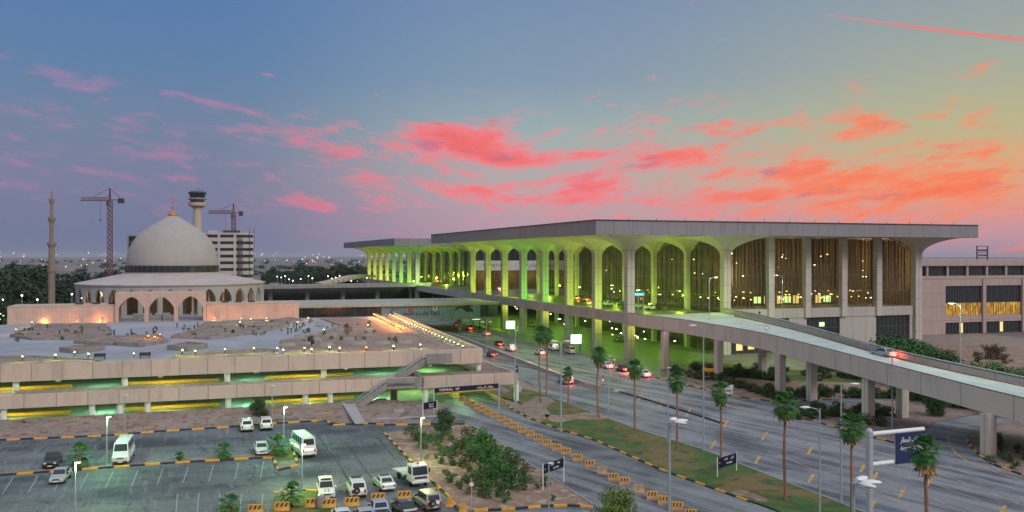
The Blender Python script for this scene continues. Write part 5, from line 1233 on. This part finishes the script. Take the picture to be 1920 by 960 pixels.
for i, (u, v) in enumerate(bpts):
    a = bpts[max(0, i-1)]; b = bpts[min(len(bpts)-1, i+1)]; p = G(*a); q = G(*b)
    tone = i in (21, 24)
    copy_tree(jq if tone else jp, loc=G(u-2, v), rz=atan2(q[1]-p[1], q[0]-p[0])+R(62), sc=(.78, .95, 1.05), label='faded grey-brown concrete barrier in the driveway row' if tone else 'yellow concrete barrier in the diagonal driveway row', cat='barrier', group='faded barriers in the driveway row' if tone else 'yellow barriers along the driveway')
for i in range(7):
    t = i/6; u = 912+t*34; v = 737+t*22
    copy_tree(jp, loc=G(u, v), rz=R(-62), label='black and yellow striped barrier in the short row right of the garage entrance', cat='barrier', group='striped barriers beside the garage entrance', sc=.85)
# car park striped barriers
wp = empty('striped_barrier', (0, 0, -500)); jersey('b', 1.42, 0, '', '').build('body', BARR, wp, bevel=.02)
for s in (-.42, 0, .42): MB().hexa([(s-.22, -.16, .34), (s-.04, -.16, .34), (s-.04, -.135, .34), (s-.22, -.135, .34)], [(s-.02, -.13, .76), (s+.16, -.13, .76), (s+.16, -.105, .76), (s-.02, -.105, .76)]).build('stripe', BLK, wp)
for i, (u, v, lab) in enumerate(((426, 964, 'striped barrier before the low palm at the frame bottom'), (479, 962, 'striped barrier between the two low front palms, away from the cars'), (529, 957, 'striped barrier beside the front island palm'), (586, 950, 'striped barrier left of the parked patrol pickup with the tank beside it'),
    (617, 951, 'striped barrier in front of the green and white patrol pickup'), (660, 948, 'striped barrier behind the patrol car with spare wheel'), (709, 940, 'striped barrier behind the blue pickup'), (758, 936, 'striped barrier behind the black sedan'), (810, 930, 'striped barrier partly behind the grey off-roader'))):
    copy_tree(wp, loc=G(u, v), rz=R(8), label=lab, cat='barrier')
for u, v, lab in ((843, 949, 'plain yellow concrete block at the kerb corner by the grey off-roader'), (868, 962, 'plain yellow concrete block at the start of the front lane')):
    tag(MB().hexa([(-.45, -.4, 0), (.45, -.4, 0), (.45, .4, 0), (-.45, .4, 0)], [(-.2, -.15, .95), (.2, -.15, .95), (.2, .15, .95), (-.2, .15, .95)]).build('concrete_block', BARR, bevel=.04), label=lab, cat='barrier').location = (*G(u, v), 0)
for o in (jp, jq, wp, bl, blo):
    for c in list(o.children): bpy.data.objects.remove(c)
    bpy.data.objects.remove(o)
# ================================================================== VEHICLES
PC = {}
def paint(name, c, r=.3, metal=.1):
    if name not in PC:
        m, bs, co = newmat(name); setin(bs, 'Base Color', mix(smooth(noise(co, 1.3, 4), .35, .7)*.18, c, tuple(q*.72 for q in c))); setin(bs, 'Roughness', r); bs.inputs['Metallic'].default_value = metal; bs.inputs['Coat Weight'].default_value = .4; PC[name] = m
    return PC[name]
CWHITE, CSILV, CGREY, CBLACK, CBLUE, CBEIGE = [paint(*a) for a in (('car_white', (.68, .70, .70)), ('car_silver', (.38, .40, .42)), ('car_grey', (.20, .19, .185)), ('car_black', (.018, .018, .024)), ('car_blue', (.30, .38, .56)), ('car_beige', (.45, .38, .30)))]
CGREEN = paint('car_green_stripe', (.12, .42, .08)); CGLASS = paint('car_glass', (.02, .03, .035), .08, 0); CRED = paint('tail_red', (.35, .02, .02), .3, 0); CPLAST = paint('car_plastic', (.03, .03, .032), .6, 0)
KINDS = {  # length, half width, hood z, roof z, greenhouse: base x (rear, front), roof x (rear, front), tail z, wheelbase half, wheel radius
    'sedan': dict(L=4.6, w=.89, hz=.88, rz=1.44, g=(-1.75, 1.0), r=(-1.0, .25), tz=1.0, wb=1.35, wr=.32),
    'suv': dict(L=4.8, w=.95, hz=1.08, rz=1.82, g=(-2.28, 1.05), r=(-2.0, .45), tz=1.1, wb=1.4, wr=.38),
    'pickup': dict(L=5.2, w=.92, hz=1.08, rz=1.76, g=(-.75, 1.15), r=(-.5, .55), tz=1.05, wb=1.6, wr=.38),
    'van': dict(L=4.9, w=.86, hz=1.15, rz=2.0, g=(-2.35, 2.1), r=(-2.2, 1.35), tz=1.15, wb=1.3, wr=.33),
    'minibus': dict(L=6.6, w=1.0, hz=1.2, rz=2.55, g=(-3.2, 3.05), r=(-3.05, 2.5), tz=1.25, wb=1.9, wr=.38)}
def vehicle(kind, mat, loc, rz, label, cat, lit=False, group=None, bar_=False, stripe=False, spare=False, z=0., e=0):
    K = KINDS[kind]; hl = K['L']/2; w = K['w']
    v = empty('parked_' + cat.replace(' ', '_') if not lit else cat.replace(' ', '_'), (loc[0], loc[1], z), rz, label=label, cat=cat, group=group)
    mb = MB(); hz, tz, gz = K['hz'], K['tz'], K['hz']
    stn = [(-hl, .42, tz*.8, .86), (-hl+.12, .32, tz, .97), (-hl*.55, .28, tz, 1), (K['g'][0]+.3, .28, tz, 1), (0, .27, gz*1.02, 1), (K['g'][1], .28, gz, 1), (hl-.55, .3, gz*.9, .98), (hl-.1, .34, gz*.78, .92), (hl, .42, gz*.66, .8)]
    stn.sort(); rs = []
    for x, zb, ztp, k in stn:
        a = w*k; rs.append([(x, -a*.9, zb), (x, a*.9, zb), (x, a, zb+.18), (x, a*1.0, ztp-.22), (x, a*.90, ztp), (x, -a*.90, ztp), (x, -a*1.0, ztp-.22), (x, -a, zb+.18)])
    mb.rings(rs)
    g0, g1 = K['g']; r0, r1 = K['r']; wg, wr_ = w*.90, w*.76; zg, zr = min(tz, gz)-.05, K['rz']
    mb.frus(g0, g1, wg, zg, r0, r1, wr_, zr); 
    body = mb.build('body', mat, v, bevel=.035)
    # glass, each pane slightly proud of the cabin
    A = [Vector(p) for p in ((g0, -wg, zg), (g1, -wg, zg), (g1, wg, zg), (g0, wg, zg), (r0, -wr_, zr), (r1, -wr_, zr), (r1, wr_, zr), (r0, wr_, zr))]
    def pane(name, a, b, c, d, u0, u1, v0, v1, mt=CGLASS):
        a, b, c, d = A[a], A[b], A[c], A[d]; P = lambda s, t: (a*(1-s)+b*s)*(1-t)+(d*(1-s)+c*s)*t
        n = (b-a).cross(d-a).normalized()*.014; q = [P(u0, v0), P(u1, v0), P(u1, v1), P(u0, v1)]
        MB().hexa([tuple(x-n*.5) for x in q], [tuple(x+n) for x in q]).build(name, mt, v)
    vlo = .2 if kind != 'minibus' else .35
    pane('windscreen', 1, 2, 6, 5, .06, .94, vlo, .92); pane('rear_window', 3, 0, 4, 7, .1, .9, max(vlo, .25), .88)
    npn = {'sedan': 2, 'suv': 3, 'pickup': 2, 'van': 3, 'minibus': 5}[kind]
    for s, idx in ((0, (0, 1, 5, 4)), (1, (2, 3, 7, 6))):
        for i in range(npn):
            u0 = .06+.88*i/npn; pane('side_window', *idx, u0, u0+.88/npn-.03, max(vlo, .26), .9)
    wm = MB(); wm.rings([[(R_*cos(a), y_, R_*sin(a)) for a in [2*pi*k/16 for k in range(16)]] for y_, R_ in ((-.11, K['wr']*.93), (-.09, K['wr']), (.09, K['wr']), (.11, K['wr']*.93))])
    wme = wm.mesh('wheel', TYRE, True); rm = MB().rings([[(R_*cos(a), y_, R_*sin(a)) for a in [2*pi*k/12 for k in range(12)]] for y_, R_ in ((-.12, K['wr']*.55), (.12, K['wr']*.55))]).mesh('rim', RIM)
    for sx in (-1, 1):
        for sy in (-1, 1): wo = inst(wme, 'wheel', (sx*K['wb'], sy*(w-.10), K['wr']), v); inst(rm, 'rim', (0, 0, 0), wo)
    fz = hz*.72
    for s in (-1, 1):
        MB().box(hl-.14, hl+.015, s*w*.62-.15, s*w*.62+.15, fz-.09, fz+.09).build('headlight', M('headlamp_glass', (.5, .55, .55), .2) if 'headlamp_glass' not in MAT else MAT['headlamp_glass'], v)
        MB().box(-hl-.015 if kind != 'minibus' else -hl-.02, -hl+.14, s*w*.72-.1, s*w*.72+.1, tz*.7-.12, tz*.7+(.14 if kind in ('sedan', 'pickup') else .3)).build('taillight', E_RED if lit else CRED, v)
        MB().box(g1-.45, g1-.25, s*(w+.02)-.06, s*(w+.1)+.06, zg+.08, zg+.26).build('mirror', CPLAST if mat != CWHITE else mat, v)
    MB().box(hl-.1, hl+.05, -w*.8, w*.8, .34, .52).build('front_bumper', CPLAST if kind != 'sedan' else mat, v, bevel=.03); MB().box(-hl-.05, -hl+.1, -w*.8, w*.8, .34, .52).build('rear_bumper', CPLAST if kind != 'sedan' else mat, v, bevel=.03)
    MB().box(hl+.0, hl+.03, -w*.4, w*.4, fz-.07, fz+.08).build('grille', CPLAST, v); MB().box(-hl-.065, -hl-.05, -.25, .25, .5, .62).build('number_plate', TXT, v); MB().box(hl+.05, hl+.065, -.25, .25, .38, .5).build('number_plate', TXT, v)
    if kind == 'pickup': MB().box(-hl+.12, g0-.05, -w*.78, w*.78, tz-.02, tz+.012).build('load_bed', CPLAST, v)
    if bar_:
        lb_ = MB().box(r1-.55, r1-.2, -w*.62, w*.62, zr+.03, zr+.17).build('light_bar', CPLAST, v, bevel=.03)
    if stripe:
        for s in (-1, 1): MB().box(-hl*.8, hl*.7, s*(w+.004)-.006, s*(w+.004)+.006, .62, .86).build('green_stripe', CGREEN, v)
        for s in (-.18, .18): MB().hexa([(g1+.1, s-.07, gz-.02), (hl-.5, s-.07, gz*.88), (hl-.5, s+.07, gz*.88), (g1+.1, s+.07, gz-.02)], [(g1+.1, s-.07, gz+.012), (hl-.5, s-.07, gz*.9+.014), (hl-.5, s+.07, gz*.9+.014), (g1+.1, s+.07, gz+.012)]).build('bonnet_stripe', CGREEN, v)
    if spare:
        so_ = MB().rings([[(x_, R_*cos(a)+.25, 1.0+R_*sin(a)) for a in [2*pi*k/16 for k in range(16)]] for x_, R_ in ((-hl-.04, .33), (-hl-.08, .37), (-hl-.2, .37), (-hl-.24, .33))]).build('spare_wheel', TYRE, v, smooth=True)
        MB().rings([[(x_, .17*cos(a)+.25, 1.0+.17*sin(a)) for a in [2*pi*k/12 for k in range(12)]] for x_ in (-hl-.235, -hl-.26)]).build('rim', RIM, so_)
    if lit and e:
        light('tail_glow', (-hl-.5, 0, .75), e, (1, .10, .05), .2, v)
    return v
FB = RZ-pi/2   # towards the camera
FA = RZ+pi/2   # away
V = vehicle
V('pickup', CBLACK, G(99, 872), FB, 'dark pickup facing the camera beside the low palm', 'pickup')
V('sedan', CSILV, G(113, 901), FB-.08, 'silver sedan facing the camera alone on the front side of the island', 'sedan')
V('minibus', CWHITE, G(232, 862), FB-.05, 'white minibus facing the camera, second vehicle from the frame edge', 'minibus')
V('minibus', CWHITE, G(568, 850), FA+.12, 'white minibus seen from behind at the island corner', 'minibus')
V('sedan', CWHITE, G(490, 849), FB, 'white car facing the camera between two low palms', 'sedan')
V('suv', CWHITE, G(462, 806), FA, 'white parked car seen from behind, left of the pair under the round tree', 'car')
V('suv', CWHITE, G(498, 803), FA, 'white parked car seen from behind, right of the pair under the round tree', 'car')
V('suv', CWHITE, G(611, 930), FB-.07, 'white patrol car with green stripes on its bonnet, facing the camera', 'patrol car', bar_=True, stripe=True)
V('suv', CWHITE, G(668, 926), FA-.04, 'white patrol car with roof light bar and spare wheel, seen from behind', 'patrol car', bar_=True, stripe=True, spare=True)
V('sedan', CWHITE, G(720, 914), FA+.05, 'white low patrol sedan with roof light bar, seen from behind', 'patrol car', bar_=True, stripe=True)
V('sedan', CWHITE, G(642, 983), FB, 'white car cut by the bottom frame edge, first of the front row', 'sedan')
V('sedan', CSILV, G(683, 978), FA, 'grey car cut by the bottom frame edge, second of the front row', 'sedan')
V('pickup', CBLUE, G(712, 970), FA, 'light blue pickup in the front row', 'pickup')
V('sedan', CBLACK, G(757, 962), FA+.1, 'black sedan in the front row beside the grey off-roader', 'sedan')
V('suv', CGREY, G(800, 950), FA+.12, 'brownish grey off-roader with spare wheel at the end of the front row', 'off-roader', spare=True)
for o in list(bpy.data.objects):
    if o.get('category') in ('patrol car', 'sedan', 'car', 'pickup', 'off-roader') and o.parent is None: o.scale = (.93, .93, .93)
# flatbed truck
tx, ty = G(772, 903); tr_ = empty('flatbed_truck', (tx, ty, 0), FB+.12, label='white flatbed recovery truck with a beacon, facing the camera', cat='truck')
MB().hexa([(1.0, -1.0, .55), (2.9, -1.0, .55), (2.9, 1.0, .55), (1.0, 1.0, .55)], [(1.05, -.92, 2.35), (2.5, -.92, 2.35), (2.5, .92, 2.35), (1.05, .92, 2.35)]).build('cab', CWHITE, tr_, bevel=.06)
MB().hexa([(2.78, -.86, 1.35), (2.80, -.86, 1.35), (2.80, .86, 1.35), (2.78, .86, 1.35)], [(2.56, -.8, 2.2), (2.60, -.8, 2.2), (2.60, .8, 2.2), (2.56, .8, 2.2)]).build('windscreen', CGLASS, tr_)
for s in (-1, 1): MB().hexa([(1.5, s*.965-.01, 1.4), (2.6, s*.965-.01, 1.4), (2.6, s*.965+.01, 1.4), (1.5, s*.965+.01, 1.4)], [(1.5, s*.93-.01, 2.15), (2.4, s*.93-.01, 2.15), (2.4, s*.93+.01, 2.15), (1.5, s*.93+.01, 2.15)]).build('side_window', CGLASS, tr_)
MB().box(2.86, 2.95, -.7, .7, .98, 1.2).build('grille', CPLAST, tr_); MB().box(2.85, 3.02, -1, 1, .5, .78).build('bumper', CWHITE, tr_, bevel=.03)
for s in (-1, 1): MB().box(2.86, 2.95, s*.78-.13, s*.78+.13, .85, 1.05).build('headlight', MAT['headlamp_glass'], tr_); MB().box(2.4, 2.55, s*1.12-.08, s*1.12+.08, 1.5, 1.9).build('mirror', CPLAST, tr_)
MB().box(1.9, 2.1, -.12, .12, 2.36, 2.55).build('beacon', M('beacon_orange', (.7, .15, .02), .3), tr_)
MB().hexa([(-3.4, -1.1, .75), (.9, -1.1, 1.0), (.9, 1.1, 1.0), (-3.4, 1.1, .75)], [(-3.4, -1.1, .9), (.9, -1.1, 1.15), (.9, 1.1, 1.15), (-3.4, 1.1, .9)]).build('flatbed', CWHITE, tr_); MB().box(-3.0, 2.6, -.4, .4, .5, .74).build('chassis', CPLAST, tr_)
wm = MB().rings([[(R_*cos(a), y_, R_*sin(a)) for a in [2*pi*k/16 for k in range(16)]] for y_, R_ in ((-.14, .36), (-.11, .4), (.11, .4), (.14, .36))]).mesh('wheel', TYRE, True)
for x_ in (2.0, -1.9):
    for s in (-1, 1): inst(wm, 'wheel', (x_, s*.85, .4), tr_)
def hd(a, b, z=0): p = G(*a, z); q = G(*b, z); return atan2(q[1]-p[1], q[0]-p[0])
H1 = hd((1290, 760), (1000, 655)); H2 = hd((1200, 790), (960, 690))
for (k, m, u, v, h, lab, cat, lit, e) in (
    ('suv', CSILV, 1060, 719, H2, 'silver off-roader with red tail lights driving away on the near carriageway', 'off-roader', True, 120), ('sedan', CBLACK, 922, 668, H2, 'dark low car with glowing red tail lights beside the garage end', 'car', True, 120),
    ('suv', CWHITE, 958, 658, H1, 'white off-roader with a red-lit roof waiting at the near kerb under the terminal', 'off-roader', True, 90), ('sedan', CBLACK, 935, 648, H1, 'dark car with bright red lights just ahead of the white off-roader', 'car', True, 200),
    ('sedan', CWHITE, 912, 629, H1, 'small white car with red lights passing the bridge lamp', 'car', True, 80), ('sedan', CBLACK, 880, 618, H1, 'dark red-lit car under the bridge edge', 'car', True, 160), ('van', CBEIGE, 1068, 663, H1, 'beige minivan parked before the larger glowing screen', 'minivan', False, 0),
    ('suv', CWHITE, 1037, 657, H1, 'white car parked ahead of the beige minivan', 'car', False, 0), ('sedan', CWHITE, 1012, 665, H1, 'white car with red tail lights behind the close palm pair', 'car', True, 90), ('sedan', CWHITE, 1137, 690, H1, 'white car with pink-red tail lights next to the black tail-lit car', 'car', True, 110),
    ('sedan', CBLACK, 1167, 696, H1, 'black car with glaring red tail lights before the corner column', 'car', True, 420), ('sedan', CWHITE, 1206, 706, H1, 'small white car with an orange glow right of the corner column', 'car', True, 80), ('sedan', CGREY, 856, 612, H1, 'distant car with red lights in the shade of the bridge, left of the others', 'car', True, 90),
    ('sedan', CGREY, 1160, 641, H1, 'grey car parked deep inside the green-lit arrivals level', 'car', False, 0), ('suv', CSILV, 995, 612, H1, 'silver car far inside the green-lit arrivals level near the smaller screen', 'car', False, 0)):
    V(k, m, G(u, v), h, lab, cat, lit, e=e)
HT = RZ+pi/2
for (k, m, u, v, lab, lit, e) in (('sedan', CWHITE, 1140, 573, 'silver-white car on the departures deck left of the corner column', False, 0), ('suv', CBLACK, 1168, 576, 'black off-roader at the departures kerb just left of the corner column', False, 0), ('sedan', CWHITE, 1193, 577, 'pale car half hidden behind the corner column on the deck', False, 0),
    ('sedan', CWHITE, 1217, 580, 'white taxi with a yellow roof lamp on the departures deck', False, 0), ('suv', CBLACK, 1237, 580, 'black off-roader on the departures deck right of the yellow-lamped taxi', False, 0), ('sedan', CSILV, 1078, 562, 'red-lit car on the departures deck, nearer of the pair between two columns', True, 200), ('sedan', CGREY, 1096, 565, 'second red-lit car on the departures deck between the same two columns', True, 200),
    ('sedan', CWHITE, 902, 540, 'distant car glowing orange beneath the lettered fascia', True, 500), ('sedan', CWHITE, 934, 544, 'second orange glowing car beneath the lettered fascia', True, 500), ('sedan', CGREY, 818, 529, 'far red-lit car on the deck before the farther terminal', True, 350), ('sedan', CGREY, 846, 519, 'farthest red-lit car on the deck beyond the farther columns', True, 350)):
    V(k, m, G(u, v, 10.32), HT, lab, 'car', lit, z=10.31, e=e)
txl = MB().box(-.35, .35, -.12, .12, 0, .2).build('roof_lamp', E_YEL); par = [o for o in bpy.data.objects if o.get('label') == 'white taxi with a yellow roof lamp on the departures deck'][0]; txl.parent = par; txl.location = (-.4, 0, 1.46)
x, y = G(1657, 669, 9.1); zc = rz_at(x, y)+2.85-.8
V('sedan', CSILV, (x, y), atan2(142-129, 59.6-63.6), 'silver car with red tail lights climbing the flyover ramp', 'car', True, z=zc, e=120)
# ================================================================== PEOPLE
def person(loc, rz, label, top, legs, h=1.75):
    # one continuous tapered figure from stacked rings, legs apart, arms hanging
    s = h/1.75; mb = MB()
    def limb(pts, rad, n=8): mb.tube([tuple(c*s for c in p) for p in pts], [r*s for r in rad], n)
    limb([(0, 0, .86), (0, 0, 1.0), (0, 0, 1.2), (0, 0, 1.38), (0, 0, 1.47), (0, 0, 1.54)], [.13, .17, .155, .19, .1, .055], 10)
    for a in (-1, 1):
        limb([(a*.09, 0, .93), (a*.10, a*.05, .5), (a*.11, a*.09, .09), (a*.11, a*.09+.12, .04)], [.1, .075, .05, .04])
        limb([(a*.17, 0, 1.42), (a*.25, 0, 1.15), (a*.24, .07, .9), (a*.235, .10, .80)], [.065, .052, .04, .035])
    o = mb.build('person', top, smooth=True); o.location = (*loc, 0) if len(loc) == 2 else loc; o.rotation_euler = (0, 0, rz); tag(o, label=label, cat='person')
    MB().sph((0, .01*s, 1.64*s), .105*s, 10, 7, 1.2).build('head', SKIN, o, smooth=True); MB().sph((0, -.02*s, 1.69*s), .112*s, 10, 6, .95).build('hair', CLOTHD, o, smooth=True)
    return o
person((*G(1424, 596, 10.3), 10.25), 0, 'person in dark clothes standing alone near the head of the ramp', CLOTHD, CLOTHD)
person((*G(304, 602, 7.6), 7.6), 2, 'person in dark clothes stooping before the middle portal arch', CLOTHD, CLOTHD)
person((*ga(-53.5, 128), 7.6), 0, 'person in white standing inside beyond the right portal arch', CLOTHW, CLOTHW, 1.8)
person(G(1240, 658), 0, 'person walking in the green arrivals level near the far columns', CLOTHD, CLOTHD)
person(G(1565, 745), 1, 'person in dark clothes on the path under the ramp', CLOTHD, CLOTHD)
# small things
o = tag(MB().lathe([(.35, 0), (.42, .3), (.42, .9), (.3, 1.15), (.1, 1.2)], 12).build('water_tank', GREY, smooth=True), label='round grey tank between two striped barriers by the patrol car', cat='tank'); o.location = (*G(600, 951), 0)
o = tag(MB().lathe([(.25, 0), (.25, .5)], 10).build('bin', GREY), label='small grey bin on the asphalt left of the two white cars', cat='bin'); o.location = (*G(425, 813), 0)
for i, (u, v) in enumerate(((715, 760), (748, 776), (790, 768))):
    o = tag(MB().box(-.8, .8, -.3, .3, 0, .5).build('concrete_slab', KERBW, bevel=.04), label=('pale slab beside the foot of the stair', 'pale slab lying in the middle of the soil bank plot', 'pale slab beside the dark blue exit sign')[i], cat='slab'); o.location = (*G(u, v, .3), .5 if i else .9)
for i, (u, v) in enumerate(((612, 787), (619, 787))):
    r = empty('hoop_barrier', (*G(u, v), .2), label='small yellow hoop barrier by the footpath, %s' % ('nearer the path' if not i else 'second from it'), cat='hoop'); MB().tube([(-.3, 0, 0), (-.3, 0, .9), (.3, 0, .9), (.3, 0, 0)], .06, 6).build('hoop', YEL, r)
# chain of red cones across the far carriageway
cp_ = MB().lathe([(.16, 0), (.16, .04), (.09, .06), (.03, .45)], 8).mesh('traffic_cone', REDP)
for i in range(11):
    t = i/10; inst(cp_, 'traffic_cone', (*G(1148+t*74, 715-t*6), 0.01), None, label='small red traffic cone in the line across the far carriageway', cat='traffic cone', group='red cones across the carriageway')
for i in range(5):
    t = i/4; inst(cp_, 'traffic_cone', (*G(1022+t*30, 727-t*4), 0.01), None, label='small red traffic cone in the line across the near carriageway', cat='traffic cone', group='red cones on the near carriageway')
# machine below the ramp
ex = empty('yellow_loader', (*G(1330, 703), .05), R(-20), label='small yellow loader parked in the bed below the ramp', cat='loader')
MB().box(-1.4, 1.0, -.7, .7, .6, 1.4).build('body', YEL, ex, bevel=.08); MB().box(-.5, .6, -.6, .6, 1.4, 2.4).build('cab', CGLASS, ex, bevel=.05); MB().box(1.5, 2.1, -.9, .9, .1, .8).build('bucket', YEL, ex); MB().bar((.6, -.5, 1.2), (1.6, -.5, .5), .15).bar((.6, .5, 1.2), (1.6, .5, .5), .15).build('arm', YEL, ex)
for x_ in (-.9, .7):
    for s in (-1, 1): inst(wm, 'wheel', (x_, s*.75, .4), ex)
light('work_lamp', (0, -1.5, 3.5), 150, (1, .6, .15), .3, ex)

# terrace plants
for i in range(70):
    if i < 26: u, v = rr.uniform(30, 300), rr.uniform(618, 643)
    elif i < 44: u, v = rr.uniform(340, 560), rr.uniform(605, 632)
    else: u, v = rr.uniform(560, 760), rr.uniform(604, 650)
    x, y = dk(u, v); mk_tree('garden_plant', SH[rr.choice((0, 1, 3))], (x, y, 7.75), rr.uniform(0, 6), rr.uniform(.3, .65), label='small plant growing in the beds of the mosque terrace', cat='plant', group='small plants on the mosque terrace')
# rubble and dry scrub beside the annex
surf('rubble_ground', [PD(1700, 262), PD(1960, 245), PD(1980, 190), PD(1780, 200)], -.01, SOIL)
for i in range(5):
    x, y = PD(1835+i*13, 205+rr.uniform(-12, 22)); mk_tree('dry_bush', (tree_proto(1.6, 1.0, 70, LEAFR, 520, .10, .08, 8)[0], SH[0][1]) if i == 0 else _dry, (x, y, 0), i, rr.uniform(1.2, 2.4), label='dry brownish bush on the rubble ground before the annex', cat='bush', group='dry bushes before the annex')
    if i == 0: _dry = (bpy.data.objects['dry_bush'].children[0].data, SH[0][1]) if False else (tree_proto(1.6, 1.0, 71, LEAFR, 520, .10, .08, 8)[0], SH[0][1])
# evening haze over the whole plain
hm = bpy.data.materials.new('haze'); hm.use_nodes = True; hn = hm.node_tree; hn.nodes.clear()
pv = hn.nodes.new('ShaderNodeVolumePrincipled'); pv.inputs['Color'].default_value = (.82, .84, .95, 1); pv.inputs['Density'].default_value = 4.5e-5; pv.inputs['Anisotropy'].default_value = .2
oo = hn.nodes.new('ShaderNodeOutputMaterial'); hn.links.new(pv.outputs[0], oo.inputs['Volume'])
tag(MB().box(-31000, 31000, -31000, 31000, -1.1, 90).build('haze', hm), kind='stuff')
